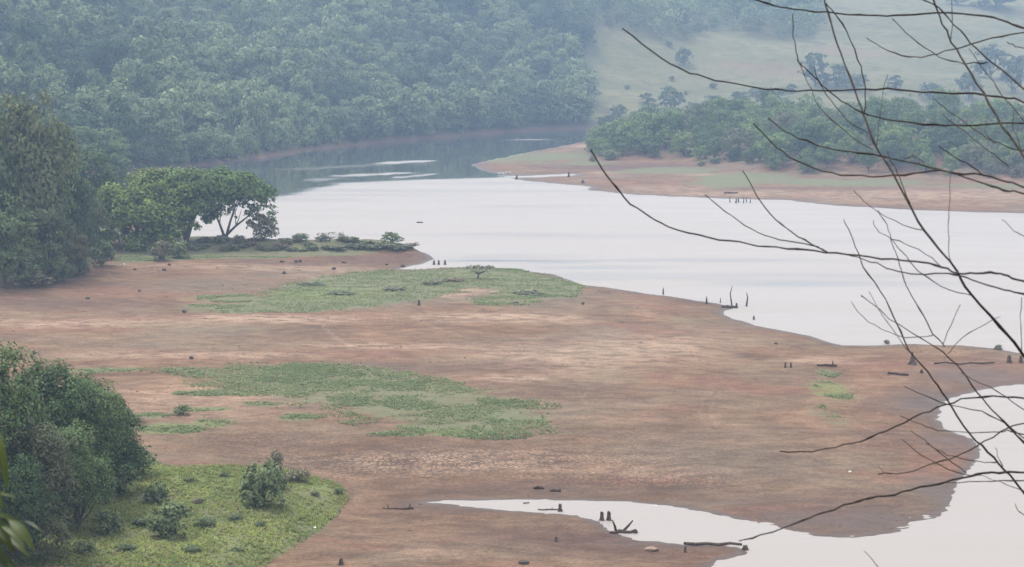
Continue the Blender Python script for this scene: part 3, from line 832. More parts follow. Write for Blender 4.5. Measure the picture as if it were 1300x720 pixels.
# ------------------------------------------------------------------ left wood and spreading trees
LM = [Kind("leafy_tree_%d" % i, dense_lobes(400 + i, 4.2, 10.5, 10), 8000, 0.31, M['mid_leaf'], 0.28, 420 + i, 10, low=-.7) for i in range(5)]
def tall(px, py, wpx, hpx, label, k, name="broadleaf_tree", kinds=LM, Rk=4.2, Hk=10.5, group="trees of the wood on the left bank", dY=0, mat=None):
    c = hit(px, py); 
    if dY:
        c.y += dY; c.x = ray(px, py)[0] * c.y; c.z = float(gz(c.x, c.y)[0])
    s = px_m(c.y, wpx) / (2.05 * Rk)
    sz = px_m(c.y, hpx) / (Hk * 0.97 * s)
    return kinds[k % len(kinds)].place(name, (c.x, c.y, c.z - .2), s, k * 2.1 + 0.4, label, "tree", group, sz=sz)
for i, a in enumerate([
    (-30, 350, 130, 215, "tall olive brown tree cut by the left picture edge"),
    (38, 345, 110, 220, "tallest olive tree of the left wood, its top standing over the canopy"),
    (75, 335, 80, 165, "tall green tree right of the tallest olive tree"),
    (5, 366, 95, 120, "bluish dark green tree low in front at the left edge of the wood"),
    (60, 358, 80, 105, "dark bushy tree in front at the foot of the left wood"),
    (100, 340, 60, 120, "slim dark tree at the right end of the left wood front"),
    (112, 322, 52, 74, "yellow green tree between the left wood and the spreading trees"),
    (120, 296, 70, 110, "light green tree standing behind the right end of the left wood"),
    (30, 322, 90, 150, "shaded tree deep in the middle of the left wood"),
    (95, 352, 46, 60, "short bushy tree at the right foot of the left wood"),
    (25, 366, 60, 70, "low bushy tree in front at the far left foot"),
    (88, 318, 70, 120, "green tree filling the middle right of the left wood"),
    (-10, 322, 80, 190, "shaded tree behind the olive brown tree at the left edge")]):
    tall(*a, i)
for i, a in enumerate([
    (100, 232, 110, 74, "pale green rounded tree behind left wood, at water's far bend"),
    (140, 226, 54, 62, "pale green tree at the right tip of the wooded bend behind"),
    (50, 240, 110, 100, "pale green tree behind the top of the left wood"),
    (150, 246, 44, 50, "small bright green tree low behind the spreading trees"),
    (0, 236, 110, 110, "hazy green tree behind the left edge of the wood")]):
    tall(*a, i + 2, group="paler trees behind the left wood")

# shrubs
SM = [Kind("shrub_%d" % i, dense_lobes(500 + i, 1.0, 1.6, 7), 1100, 0.15, M['shrub_leaf'], 0.05, 520 + i, 12, low=-0.7, part='foliage') for i in range(4)]
DM = [Kind("scrub_%d" % i, dense_lobes(540 + i, 1.0, 1.3, 7), 600, 0.20, M['scrub_leaf'], 0.04, 560 + i, 10, low=-0.7, part='foliage') for i in range(4)]
def shrub(px, py, wpx, hpx, label, k, kinds=SM, name="shrub", group=None, Hk=1.6):
    c = hit(px, py)
    s = px_m(c.y, wpx) / 2.05
    return kinds[k % 4].place(name, (c.x, c.y, c.z - .05), s, k * 1.7, label, "shrub", group, sz=px_m(c.y, hpx) / (Hk * s))
for i, a in enumerate([
    (128, 338, 40, 34, "dark rounded bush at the foot of the left wood's right end"),
    (100, 348, 34, 24, "low dark bush at the mud edge below the slim tree"),
    (40, 364, 50, 26, "low bluish bush at the mud edge on the far left"),
    (75, 358, 40, 22, "low bush at the mud edge between two dark bushy trees"),
    (203, 331, 32, 26, "round bush in the grass below the left spreading tree"),
    (228, 328, 30, 24, "round green bush just right of its twin below the spreading trees"),
    (335, 306, 34, 36, "tall dark bush at the right foot of the right spreading tree")]):
    shrub(*a, i)

def spreading(px, py, Rpx, Hpx, lobes_px, label, seed, trunk_px, n, forks, leafmat='umbrella_leaf'):
    c = hit(px, py); m = px_m(c.y)
    root = empty("spreading_tree", (c.x, c.y, c.z - .1))
    tag(root, label, "tree", "flat topped spreading trees on the promontory")
    lobes = [(a * m, dy, b * m, r * m * 1.28, r * m * 1.1, rz * m * 1.28) for a, b, dy, r, rz in lobes_px]
    V, Fq, Nn = leaf_cloud(lobes, n, 0.40, seed, 13, low=-0.4, fill=0.3, flatten=0.3, nw=(0.7, 0.9, 0.2))
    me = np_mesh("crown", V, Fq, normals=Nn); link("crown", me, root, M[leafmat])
    mb = MB()
    r0 = trunk_px * m / 2
    g = random.Random(seed)
    for (sx, ex, ez, ey) in forks:
        pts = [(sx * m * .6, 0, -.5), (sx * m * .8, 0, 4 * m), (sx * m + (ex - sx) * m * .3, ey * .3, ez * m * .42), (sx * m + (ex - sx) * m * .7, ey * .7, ez * m * .75), (ex * m, ey, ez * m)]
        mb.tube(pts, [r0 * 1.3, r0, r0 * .7, r0 * .45, r0 * .2], 7)
        for q in range(3):
            p = Vector(pts[2 + q % 2]); e = p + Vector((g.uniform(-14, 14) * m, g.uniform(-1, 1), g.uniform(14, 30) * m))
            mb.tube([p, p.lerp(e, .5) + Vector((0, 0, -2 * m)), e], [r0 * .4, r0 * .28, r0 * .1], 5, False)
    mb.build("trunk", M['bark'], root)
    return root
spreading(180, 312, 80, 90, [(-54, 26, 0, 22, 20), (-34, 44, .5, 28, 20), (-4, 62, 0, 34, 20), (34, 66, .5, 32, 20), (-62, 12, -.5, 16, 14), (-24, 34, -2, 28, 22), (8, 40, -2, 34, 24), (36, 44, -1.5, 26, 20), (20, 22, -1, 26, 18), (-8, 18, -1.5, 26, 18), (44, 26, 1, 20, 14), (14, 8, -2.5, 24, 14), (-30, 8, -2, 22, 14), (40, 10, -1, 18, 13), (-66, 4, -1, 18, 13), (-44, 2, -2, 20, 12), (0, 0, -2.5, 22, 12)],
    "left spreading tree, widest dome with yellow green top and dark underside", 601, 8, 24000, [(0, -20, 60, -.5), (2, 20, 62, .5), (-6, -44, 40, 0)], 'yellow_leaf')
spreading(236, 305, 60, 85, [(-22, 58, .5, 28, 20), (4, 66, 0, 28, 16), (26, 54, .3, 24, 18), (-6, 42, -1.5, 26, 18), (22, 36, -1, 22, 14), (-26, 34, -1, 24, 20), (-18, 20, -1, 16, 12), (12, 26, .5, 14, 8), (24, 24, 0, 14, 8), (-24, 10, -1, 16, 10)],
    "middle spreading tree with a thick short trunk seen against the water", 611, 8, 15000, [(0, -16, 50, 0), (1, 20, 48, .3)])
spreading(286, 303, 62, 82, [(-22, 62, 0, 24, 15), (4, 64, .5, 30, 14), (30, 54, 0, 24, 14), (50, 36, -.3, 13, 12), (-18, 46, -1, 22, 12), (-24, 32, -.6, 16, 10), (14, 42, .8, 12, 6), (56, 28, 0, 9, 8), (36, 30, .2, 9, 6), (24, 22, 0, 7, 4), (48, 14, .2, 13, 13), (2, 50, .5, 20, 8), (40, 42, .4, 14, 8), (-8, 30, .5, 9, 6), (-32, 28, .3, 15, 9), (-40, 42, 0, 18, 12), (-14, 27, -.6, 9, 6), (18, 36, -.4, 11, 6), (34, 32, .6, 8, 5), (8, 26, .5, 6, 4)],
    "right spreading tree with open forked limbs and bright water behind", 621, 4, 13500, [(-2, -18, 46, 0), (2, 18, 54, .3), (1, 44, 40, -.2)])

# promontory scrub
g2 = random.Random(5)
for i in range(48):
    px = 238 + 285 * (i + g2.random()) / 48
    dpt = g2.random()
    py = 304 + 15 * dpt + (2 if px > 470 else 0)
    if px > 470: py = 309 + 8 * dpt
    lab = "low dry scrub bush on the promontory bank " + ("below the spreading trees" if px < 345 else ("in its middle stretch" if px < 440 else "towards its tip"))
    shrub(px, py, 14 + 14 * g2.random(), 3.5 + 4 * g2.random(), lab, i, DM, "scrub_bush", lab.replace("bush", "bushes"), 1.3)
shrub(382, 306, 26, 10, "low dark bush on promontory crest left of a thin flat shrub", 1)
def flat_tree(px, py, wpx, hpx, label, lean, n, seed, leafmat, name="flat_shrub", cat="shrub", tw=2.0, open_=False):
    c = hit(px, py); m = px_m(c.y)
    root = empty(name, (c.x, c.y, c.z - .03)); tag(root, label, cat)
    g = random.Random(seed); lobes = []
    for k in range(7):
        a = (k / 6 - .5) * wpx * .8
        lobes.append((a * m + lean * m, g.uniform(-.5, .5), hpx * m * (0.80 + 0.1 * g.random() - abs(k / 6 - .5) * (.3 if not open_ else .02)), wpx * m * .13, wpx * m * .13, hpx * m * (.16 if open_ else .26)))
    V, Fq, Nn = leaf_cloud(lobes, n, 0.2, seed, 8, low=-.5, fill=.4, flatten=.4)
    link("foliage", np_mesh("foliage", V, Fq, normals=Nn), root, leafmat)
    mb = MB(); r = tw * m / 2
    fork = Vector((lean * .2 * m, 0, hpx * m * .35))
    mb.tube([(0, 0, -.2), fork * .5, fork], [r * 1.3, r, r * .9], 6)
    for l in lobes:
        e = Vector(l[:3]); mb.tube([fork, fork.lerp(e, .55) + Vector((0, 0, -hpx * m * .04)), e], [r * .6, r * .4, r * .15], 5, False)
    mb.build("stem", M['bark'], root)
shrub(497, 309, 28, 15, "rounded bush alone on the promontory crest near its tip", 2)
flat_tree(418, 308, 34, 12, "thin flat twiggy shrub standing over the promontory crest", 3, 160, 72, M['scrub_leaf'], tw=1.2, open_=True)
flat_tree(607, 354, 36, 17, "little flat topped thorn tree on the green point by the water", 2, 330, 73, M['scrub_leaf'], "thorn_tree", "tree", 2.2, True)

# ------------------------------------------------------------------ near clump, lower left
NM = [Kind("clump_tree_%d" % i, dense_lobes(700 + i, 3.4, 9.0, 11), 19000, 0.165, M['near_leaf'], 0.2, 720 + i, 16, low=-.7) for i in range(5)]
for i, a in enumerate([
    (0, 690, 150, 262, "tallest tree of the near clump, rising at the left edge"),
    (62, 640, 130, 190, "broad green tree in the middle of the near clump"),
    (118, 632, 110, 165, "dark leafy tree towards the right of the near clump"),
    (150, 624, 84, 122, "rightmost rounded tree of the near clump above the fallen fronds"),
    (45, 700, 120, 180, "tree in front of the near clump with pale green upper leaves"),
    (100, 672, 100, 140, "low dark tree in front near the right of the clump"),
    (-40, 720, 130, 220, "front tree of the near clump cut by the left edge"),
    (20, 735, 110, 150, "lowest front tree of the clump above the foreground leaves")]):
    tall(*a, i, "clump_tree", NM, 3.4, 9.0, "trees of the near clump")
for i, a in enumerate([
    (174, 606, 58, 44, "dark bush with drooping fronds at the right foot of near clump"),
    (150, 628, 50, 40, "dark bush at the shaded foot of the near clump"),
    (336, 642, 62, 60, "largest grey green bush alone on the near grass bank"),
    (322, 645, 30, 24, "small grey bush at the front foot of the largest bank bush"),
    (355, 622, 28, 26, "small dark bush at the right side of the largest bank bush"),
    (212, 682, 62, 46, "pale twiggy bush in the near grass below the clump"),
    (200, 640, 34, 30, "greyish bush in the grass right of the clump foot"),
    (138, 678, 40, 34, "yellowish bush in the grass in front of the clump"),
    (262, 668, 30, 14, "low dark weed tuft right of the pale twiggy bush"),
    (230, 527, 24, 14, "small dark bush on the mud beside grass strips"),
    (378, 612, 36, 18, "low green weed clump near the tip of the grass bank")]):
    shrub(*a, i + 3)
g3 = random.Random(12)
for i, (x, y, w, h, l) in enumerate([(240, 612, 18, 7, "low weed tuft at the upper left of the near grass"), (285, 606, 14, 7, "low weed tuft between clump and the largest bush"), (300, 660, 24, 9, "low weed tuft below the largest bank bush"), (250, 640, 20, 8, "low weed tuft left of the largest bank bush"),
        (180, 668, 26, 12, "dark weed tuft left of the pale twiggy bush"), (160, 700, 30, 10, "weed tuft near the bottom of the near grass"), (245, 700, 26, 9, "weed tuft under the pale twiggy bush"), (330, 668, 18, 7, "small weed tuft at the right of the near grass"), (400, 630, 14, 8, "weed tuft close to the mud edge of the near bank"),
        (108, 700, 30, 16, "dark weed clump at the shaded foot of near trees"), (430, 628, 14, 9, "brownish tuft at the very tip of the near grass bank"), (300, 700, 20, 6, "flat weed tuft at the lower right of the near grass"), (350, 600, 22, 30, "upright grey green sapling behind the largest bank bush")]):
    shrub(x, y, w, h, l, i + 1)
# dead fronds leaning out of the clump
for (x0, y0, x1, y1, l) in [(160, 606, 178, 572, "dead brown branch leaning out from the right foot of near clump"), (312, 606, 318, 590, "short dead stick beside the largest bank bush")]:
    c = hit(x0, y0); m = px_m(c.y); mb = MB()
    d = Vector(((x1 - x0) * m, 0, (y0 - y1) * m))
    mb.tube([Vector((0, 0, -.1)), d * .5 + Vector((-.05, 0, .05)), d], [.07, .05, .02], 6)
    mb.tube([d * .5, d * .6 + Vector((.25, .1, .25)), d * .55 + Vector((.5, .1, .3))], [.035, .025, .01], 5)
    o = mb.build("dead_branch", M['deadwood']); o.location = c; tag(o, l, "dead branch")

# ------------------------------------------------------------------ grass
def tufts(name, pts_px, n, hgt, mat, label, dens=None, seed=1, wid=0.06, blades=5, soft=0.4, bare=0.44):
    g = np.random.default_rng(seed)
    p = hpoly(pts_px) if pts_px is not None else None
    if p is None:
        q = np.column_stack([g.uniform(-62, 45, n * 60), g.uniform(112, 250, n * 60)])
        r_ = np.interp(q[:, 1], rows, np.arange(NR)).astype(int); c_ = np.interp(q[:, 0] / (q[:, 1] + Y0), cols, np.arange(NC)).astype(int)
        mk = grass[r_ * NC + c_]; nz = fbm(q[:, 0] / 3.5, q[:, 1] / 1.6, 120, 4)
        k = (mk > .5) & (nz + .3 * np.minimum(mk, 1) > .66 + .12 * g.random(len(q))) & (GR[r_ * NC + c_] == 0) & (GS[r_ * NC + c_] > 1) & (sd_poly(q, BANK_L) < 0)
        for o_ in (NEARG, PATCH, POINT): k &= sd_poly(q, hpoly(o_)) < 0
        return tuft_mesh(name, q[k][:n], nz[k][:n], hgt, mat, label, seed, wid, blades, g)
    lo, hi = p.min(0) - 4 * soft, p.max(0) + 4 * soft
    q = lo + (hi - lo) * g.random((n * 4, 2))
    sd = sd_poly(q, p)
    nz = fbm(q[:, 0] / 1.8, q[:, 1] / 1.8, 90 + seed, 3)
    nz = 0.5 * nz + 0.5 * fbm(q[:, 0] / 4.5, q[:, 1] / 2.2, 99 + seed, 3)
    k = (sd > -soft * 4) & (nz + np.clip(sd * .10, -.3, .10) - .02 > bare + 0.16 * g.random(len(q)))
    return tuft_mesh(name, q[k][:n], nz[k][:n], hgt, mat, label, seed, wid, blades, g)

def tuft_mesh(name, q, nz, hgt, mat, label, seed, wid, blades, g):
    z = gz(q[:, 0], q[:, 1])
    T = len(q) * blades
    base = np.repeat(np.column_stack([q, z]), blades, 0)
    tint = np.repeat(fbm(q[:, 0] / 5, q[:, 1] / 5, 95 + seed, 3) * 1.5 - .35 + .25 * g.random(len(q)), blades)
    hh = np.repeat(hgt * (0.4 + nz * 1.2), blades) * (0.6 + 0.6 * g.random(T))
    a = g.random(T) * 6.283; lean = 0.35 + 0.5 * g.random(T)
    d = np.column_stack([np.cos(a), np.sin(a), np.zeros(T)]); s = np.column_stack([-np.sin(a), np.cos(a), np.zeros(T)])
    base = base + d * (0.10 * g.random(T))[:, None] + np.array([0, 0, -.03])
    w = wid * (0.6 + 0.8 * g.random(T))[:, None]
    mid = base + d * (hh * lean * .4)[:, None] + np.array([0, 0, 1]) * (hh * .65)[:, None]
    tip = base + d * (hh * lean * 1.1)[:, None] + np.array([0, 0, 1]) * (hh * .95)[:, None]
    V = np.stack([base - s * w, base + s * w, mid + s * w * .8, mid - s * w * .8, tip], 1).reshape(-1, 3)
    b0 = np.arange(T) * 5
    Fq = np.concatenate([np.stack([b0, b0 + 1, b0 + 2], 1), np.stack([b0, b0 + 2, b0 + 3], 1), np.stack([b0 + 3, b0 + 2, b0 + 4], 1)])
    up = np.repeat(np.array([0, 0, 1.0]) + d * 0.5 + 0.25 * g.normal(size=(T, 3)), 5, 0); up /= np.linalg.norm(up, axis=1)[:, None]
    fl = (np.cross(V[Fq[:, 1]] - V[Fq[:, 0]], V[Fq[:, 2]] - V[Fq[:, 0]]))[:, 2] < 0
    Fq[fl] = Fq[fl][:, ::-1]
    me = np_mesh(name, V, Fq, False, {'tint': np.repeat(tint, 5)}, up)
    o = link(name, me, None, mat); tag(o, label, "grass", None, "stuff")
tufts("grass", NEARG, 16000, 0.17, M['grass'], "rough green grass on the near bank below the clump", seed=1, wid=0.03, bare=0.34, soft=0.05)
tufts("grass", PATCH, 10000, 0.15, M['grass_patch'], "tussocky green grass patch in the middle of the mud flat", seed=2, wid=0.035, soft=1.0)
tufts("grass", POINT, 9000, 0.11, M['grass_patch'], "short green grass over the rounded point by the lake", seed=3, wid=0.04, soft=1.0)

tufts("grass", None, 6000, 0.16, M['grass_patch'], "thin strips of grass scattered over the mud flat", seed=4, wid=0.035)

# ------------------------------------------------------------------ stumps, driftwood, stones
def stump(px, py, wpx, hpx, label, seed, group=None, taper=.75, lean=0.0, name="tree_stump", flare=1.35, cat="stump", pale=False):
    c = hit(px, py); m = px_m(c.y); g = random.Random(seed)
    r = wpx * m * 0.44; h = hpx * m * 0.9
    mb = MB(); nl = 6; n = 9
    prof = [(-.25 * h, flare * 1.1), (0.04 * h, flare), (.18 * h, 1.12), (.5 * h, 1.0 * (1 - (1 - taper) * .5)), (.85 * h, taper), (h, taper * .8)]
    base = []
    for i, (z, k) in enumerate(prof):
        for j in range(n):
            t = 2 * math.pi * j / n
            rr = r * k * (0.85 + .3 * g.random()) * (1 + (.25 * math.cos(3 * t + seed) if i < 2 else 0))
            zz = z + (g.uniform(-.12, .14) * h if i == nl - 1 else 0)
            base.append((rr * math.cos(t) + lean * m * max(z, 0) / h, rr * math.sin(t), zz))
    f = [(i * n + j, i * n + (j + 1) % n, (i + 1) * n + (j + 1) % n, (i + 1) * n + j) for i in range(nl - 1) for j in range(n)]
    base.append((lean * m, 0, h * .85)); f += [((nl - 1) * n + j, (nl - 1) * n + (j + 1) % n, nl * n) for j in range(n)]
    mb.add(base, f)
    o = mb.build(name, M['deadwood'], None, False); o.location = c
    return tag(o, label, cat, group)
def post(px, py, hpx, wpx, label, bend=0.0, group=None, name="dead_post"):
    c = hit(px, py); m = px_m(c.y); h = hpx * m; r = wpx * m / 2; mb = MB()
    pts = [(0, 0, -.4), (bend * m * .5, 0, h * .3), (bend * m * .8, 0, h * .6), (bend * m * .2, 0, h)]
    mb.tube(pts, [r * 1.25, r, r * .8, r * .35], 7)
    o = mb.build(name, M['deadwood']); o.location = c
    return tag(o, label, "driftwood", group)
def log(px, py, lpx, wpx, label, rz=0.0, bump=0.0, seed=0, branches=(), name="driftwood_log"):
    c = hit(px, py); m = px_m(c.y); L = lpx * m; r = wpx * m / 2; g = random.Random(seed); mb = MB()
    pts, rad = [], []
    for i in range(6):
        t = i / 5 - .5
        pts.append((t * L, g.uniform(-.09, .09) * L, r * .6 + bump * m * (1 - abs(t) * 2) + g.uniform(-.2, .2) * r)); rad.append(r * (1.05 - .5 * abs(t + .15)) * g.uniform(.85, 1.15))
    mb.tube(pts, rad, 7)
    for (bx, ex, ez, bw) in branches:
        b0 = Vector((bx * m, 0, r * .5)); e = Vector((ex * m, .05, ez * m))
        mb.tube([b0, b0.lerp(e, .5) + Vector((.02 * L, 0, 0)), e], [bw * m / 2 * 1.2, bw * m / 2, bw * m / 2 * .6], 6)
    o = mb.build(name, M['deadwood']); o.location = c; o.rotation_euler = (0, 0, rz)
    return tag(o, label, "driftwood")
def stone(px, py, wpx, hpx, label, seed, mat='rock', group=None):
    c = hit(px, py); m = px_m(c.y); g = random.Random(seed)
    import bmesh
    bm = bmesh.new(); bmesh.ops.create_icosphere(bm, subdivisions=2, radius=1)
    for v in bm.verts:
        k = 0.8 + .4 * g.random()
        v.co = Vector((v.co.x * wpx * m / 2 * k, v.co.y * wpx * m / 2 * .8 * k, v.co.z * hpx * m * .6 * k + hpx * m * .3))
    me = bpy.data.meshes.new("stone"); bm.to_mesh(me); bm.free()
    o = link("stone", me, None, M[mat]); o.location = c
    return tag(o, label, "stone", group)

stump(711, 649, 6, 10, "pointed stump at water's edge of lower cove, left of a twin pair", 1)
stump(764, 661, 6, 12, "left stump of the twin pair at the lower cove edge", 2, taper=.8)
stump(773, 661, 6, 12, "right stump of the twin pair at the lower cove edge", 3, taper=.85)
log(790, 677, 34, 5, "dark driftwood with two raised branches in a V by the cove", 0.1, 0, 4, ((-8, -5 - 8, 17, 3.2), (0, 14, 16, 3.6)))
stump(807, 677, 6, 5, "small knobbly stump end at right tip of the V branched driftwood", 5, flare=1.2)
log(696, 648, 26, 2, "thin sticks lying at the cove edge beside the pointed stump", 0.0, 0, 6, ((4, 5, 4, 1.2),))
log(668, 640, 8, 2, "short stick floating near the head of the lower cove", .2, 0, 7)
log(684, 622, 13, 4, "arched dark log on the mud above the lower cove, the left one", 0, 1.2, 8)
log(705, 624, 14, 4, "dark log with a raised end above the lower cove, the right one", -.1, .5, 9, ((2, 7, 4, 2),))
log(905, 692, 75, 4.5, "long low log lying along the tip of lower mud spit", -.08, 0, 10)
stump(946, 698, 9, 6, "knobbly stump at the very tip of the lower mud spit", 11, flare=1.2)
stump(870, 702, 4, 8, "thin stump standing on the lower mud spit near its tip", 12)
stump(706, 688, 4, 7, "small stump with flat roots in the middle of the lower mud spit", 13, flare=2.4)
stone(665, 716, 15, 5, "flat dark stone at the bottom edge of the lower mud spit", 14)
stone(828, 700, 18, 5, "tan flat stone on the lower mud spit", 15, 'tan')
stump(433, 718, 7, 9, "dark stump at the bottom edge right of the grass bank", 16)
log(505, 647, 40, 3, "dark row of sticks on the mud by the head of the cove", .05, 0, 17, ((-12, -14, 6, 2), (14, 16, 7, 2.2)))
post(842, 374, 9, 2, "short straight dead trunk at the shoreline, first from the left", 0)
post(897, 386, 10, 2.6, "short dark dead trunk on the mud edge left of tall curved one", 0)
post(914, 385, 7, 1.4, "very thin dead stick at the shoreline between two trunks", 1)
post(930, 389, 27, 1.8, "tall thin curved dead trunk rising from the lake near the point", -4)
post(947, 389, 18, 2.2, "dead trunk standing in the water right of the tall curved one", 2.5)
stump(935, 391, 3.5, 7, "small stump at the mud tip below the tall curved trunk", 18)
stump(957, 406, 3, 5, "tiny stump top sticking out of water off the mud point", 19)
log(925, 391, 18, 4, "dark driftwood along the mud tip under the tall curved trunk", .1, 0, 20)
stump(532, 388, 4, 7, "small dark stump on bare sand below the green point", 21)
for i, x in enumerate((551, 557, 565)):
    stump(x, 336, 3.2, 6, "%s of three small stumps in the inlet beside the promontory tip" % ("leftmost", "middle one", "rightmost")[i], 22 + i)
stump(1158, 463, 9, 17, "cone shaped stump on the right mud spit behind bare twigs", 30, taper=.35, flare=1.5)
stump(997, 467, 3.2, 7, "left of two thin stumps standing side by side on right mud flat", 31)
stump(1004, 467, 3.2, 7, "right of two thin stumps standing side by side on right mud flat", 32)
log(1050, 465, 26, 3.4, "dark log with an upright stub on the right mud flat", 0, .6, 33, ((7, 7, 7, 2),))
log(1140, 476, 26, 3.6, "crooked dark log on the right mud flat below the cone stump", -.3, .4, 34, ((-10, -12, 4, 2),))
stump(1170, 474, 5, 5, "low broken stump right of the crooked dark log", 35)
log(1225, 462, 80, 2.2, "long thin dark line of driftwood along the right spit", 0, 0, 36)
stump(1281, 461, 7, 10, "dark stump beside a post at the right end of the spit", 37)
stump(1296, 461, 6, 9, "dark stump cut by the right edge of the picture", 38)
for i, a in enumerate([(1126, 437, 9, 6, "small bush on the crest of the right mud spit"), (1267, 444, 12, 7, "small dark bush on the shoreline far right of the mud spit"), (670, 374, 46, 6, "low bluish green bush row on the grass point's right"), (548, 361, 30, 5, "dark low bushes in the middle of the grass point"), (575, 357, 34, 3.5, "thin line of low bushes left of the thorn tree"),
        (430, 374, 46, 4, "low grey bushes on the left of the grass point"), (395, 362, 40, 3.5, "grey scrub line at the upper left of the grass point"), (500, 368, 34, 4, "low grey bushes below the dark ones on the grass point"), (655, 396 - 10, 10, 4, "tiny bush on the mud below the bluish bush row")]):
    shrub(*a, i, DM, "shrub", None, 1.3)
ROCKS = [(177, 370, "dark stone alone on the red mud left of the grass point"), (111, 380, "dark stone on the red mud nearest the left wood"), (208, 344, "dark stone at the mud edge below the round bushes"), (171, 343, "dark stone at the mud edge below the left spreading tree"),
         (215, 337, "dark stone just above the mud below the round bushes"), (234, 397, "dark stone on the red mud left of the green point, lower one"), (437, 334, "larger dark stone at the foot of the promontory"), (376, 333, "left stone of a close pair under the promontory"), (381, 333, "right stone of a close pair under the promontory"),
         (358, 333, "dark stone left of the close pair under promontory"), (424, 342, "dark stone on the mud just off the green point"), (361, 348, "small stone on pale mud off the promontory"), (491, 337, "flat dark stone near the promontory tip"), (511, 339, "dark stone where the inlet meets the promontory"), (243, 456, "small dark stone above the grass patch on mud"),
         (985, 437, "dark flat stone on the ridge of the right mud flat"), (740, 387, "dark stone below the right end of the green point")]
for i, (x, y, l) in enumerate(ROCKS): stone(x, y, 4.2 + (i * 7) % 4 * .7, 2.6 + (i % 3) * .7, l, 60 + i)
stone(157, 339, 6, 5, "pale stone at the mud edge by the left wood's right end", 80, 'pale')
stone(1079, 600, 4, 2.6, "small white stone on bare mud inside the lower bend", 81, 'white')
stone(400, 672, 4, 2.4, "small white stone at the edge of the near grass", 82, 'white')
stone(833, 643, 3.5, 1.6, "small white clump at the upper edge of the lower cove", 83, 'white')
log(533, 283, 8, 2, "small dark piece floating on the open lake", 0, 0, 84)
# far side details
for i, x in enumerate((927, 934, 938, 943.5, 948, 952)):
    post(x, 257 + (i % 2), 8 - (i % 3), 2.0 if i in (1, 2) else 1.3, ("leftmost", "second", "third", "fourth", "fifth", "rightmost")[i] + " dead post in the cluster in water off far bank", 1 if i % 2 else -1)
log(928, 246, 18, 2.4, "dark log lying on the far bank above the post cluster", 0, 0, 90)
stump(722, 225, 3, 7, "thin stump by the narrow far inlet", 91)
stump(656, 228, 3.4, 6, "dark stump at the tip of the far mud spit", 92)
stump(740, 233, 5, 4, "low dark stump on the far mud spit", 93)
for i, a in enumerate([(890, 211, 14, 7, "small dark bush in front of the peninsula wood"), (908, 207, 16, 8, "grey bush at the notch of the peninsula wood edge"), (752, 206, 10, 8, "small dark bush at the left end of peninsula wood front"), (775, 203, 24, 14, "pale grey bush in front of the peninsula wood's left end")]):
    shrub(*a, i, SM, "shrub")

g = np.random.default_rng(44)
q = np.column_stack([g.uniform(-75, 75, 60000), 97 + 150 * g.random(60000) ** 1.5])
zq, sq, rq = heights(q)
cl = fbm(q[:, 0] / 6, q[:, 1] / 3, 301, 4)
k = (rq == 0) & (sq > .3) & (cl + .12 * g.random(len(q)) > .60) & (sd_poly(q, NEAR_BANK) < 0)
q, zq = q[k][:3500], zq[k][:3500]
octa = np.array([(1, 0, 0), (0, 1, 0), (-1, 0, 0), (0, -1, 0), (0, 0, .8), (0, 0, -.5)], float)
of = np.array([(0, 1, 4), (1, 2, 4), (2, 3, 4), (3, 0, 4), (1, 0, 5), (2, 1, 5), (3, 2, 5), (0, 3, 5)])
sz = (0.035 + 0.10 * g.random(len(q)) ** 4) * np.sqrt(q[:, 1] / 120)
V = (octa[None] * sz[:, None, None] * (0.6 + .8 * g.random((len(q), 6, 1))) * np.array([1.3, 1.0, .7]) + np.column_stack([q, zq])[:, None, :]).reshape(-1, 3)
Fq = (of[None] + np.arange(len(q))[:, None, None] * 6).reshape(-1, 3)
o = link("mud_clods", np_mesh("mud_clods", V, Fq), None, M['clod']); tag(o, "small dark clods and debris strewn over the mud flat", "clods", None, "stuff")

def boat(px, py, lpx, label, rz):
    c = hit(px, py); m = px_m(c.y); L = lpx * m; B = L * .36; Hh = L * .22
    root = empty("rowing_boat", (c.x, c.y, c.z + .02), rz); tag(root, label, "boat", "small white boats on the far shore")
    n = 9; V, Fc = [], []
    for i in range(n):
        t = i / (n - 1); x = (t - .5) * L; w = B / 2 * max(0.04, math.sin(math.pi * (0.16 + .84 * t) ** .8)) ; sh = Hh * (1 + .35 * (2 * t - 1) ** 2)
        V += [(x, -w, sh), (x, -w * .75, Hh * .25), (x, 0, 0), (x, w * .75, Hh * .25), (x, w, sh)]
    for i in range(n - 1):
        for k in range(4): Fc.append((i * 5 + k, i * 5 + k + 1, i * 5 + k + 6, i * 5 + k + 5))
    Fc += [tuple(range(5)), tuple((n - 1) * 5 + k for k in range(5))[::-1]]
    mb = MB(); mb.add(V, Fc); mb.build("hull", M['white'], root, False)
    for tx in (-.22, .12):
        mb = MB(); w = B * .46
        mb.add([(tx * L - .12, -w, Hh * .8), (tx * L + .12, -w, Hh * .8), (tx * L + .12, w, Hh * .8), (tx * L - .12, w, Hh * .8), (tx * L - .12, -w, Hh * .7), (tx * L + .12, -w, Hh * .7), (tx * L + .12, w, Hh * .7), (tx * L - .12, w, Hh * .7)],
               [(0, 1, 2, 3), (7, 6, 5, 4), (0, 4, 5, 1), (1, 5, 6, 2), (2, 6, 7, 3), (3, 7, 4, 0)])
        mb.build("seat", M['hull_dark'], root, False)
boat(636, 221.5, 8, "left of two small white boats drawn up at the far spit", .5)
boat(645, 220.5, 8, "right of two small white boats drawn up at the far spit", .3)

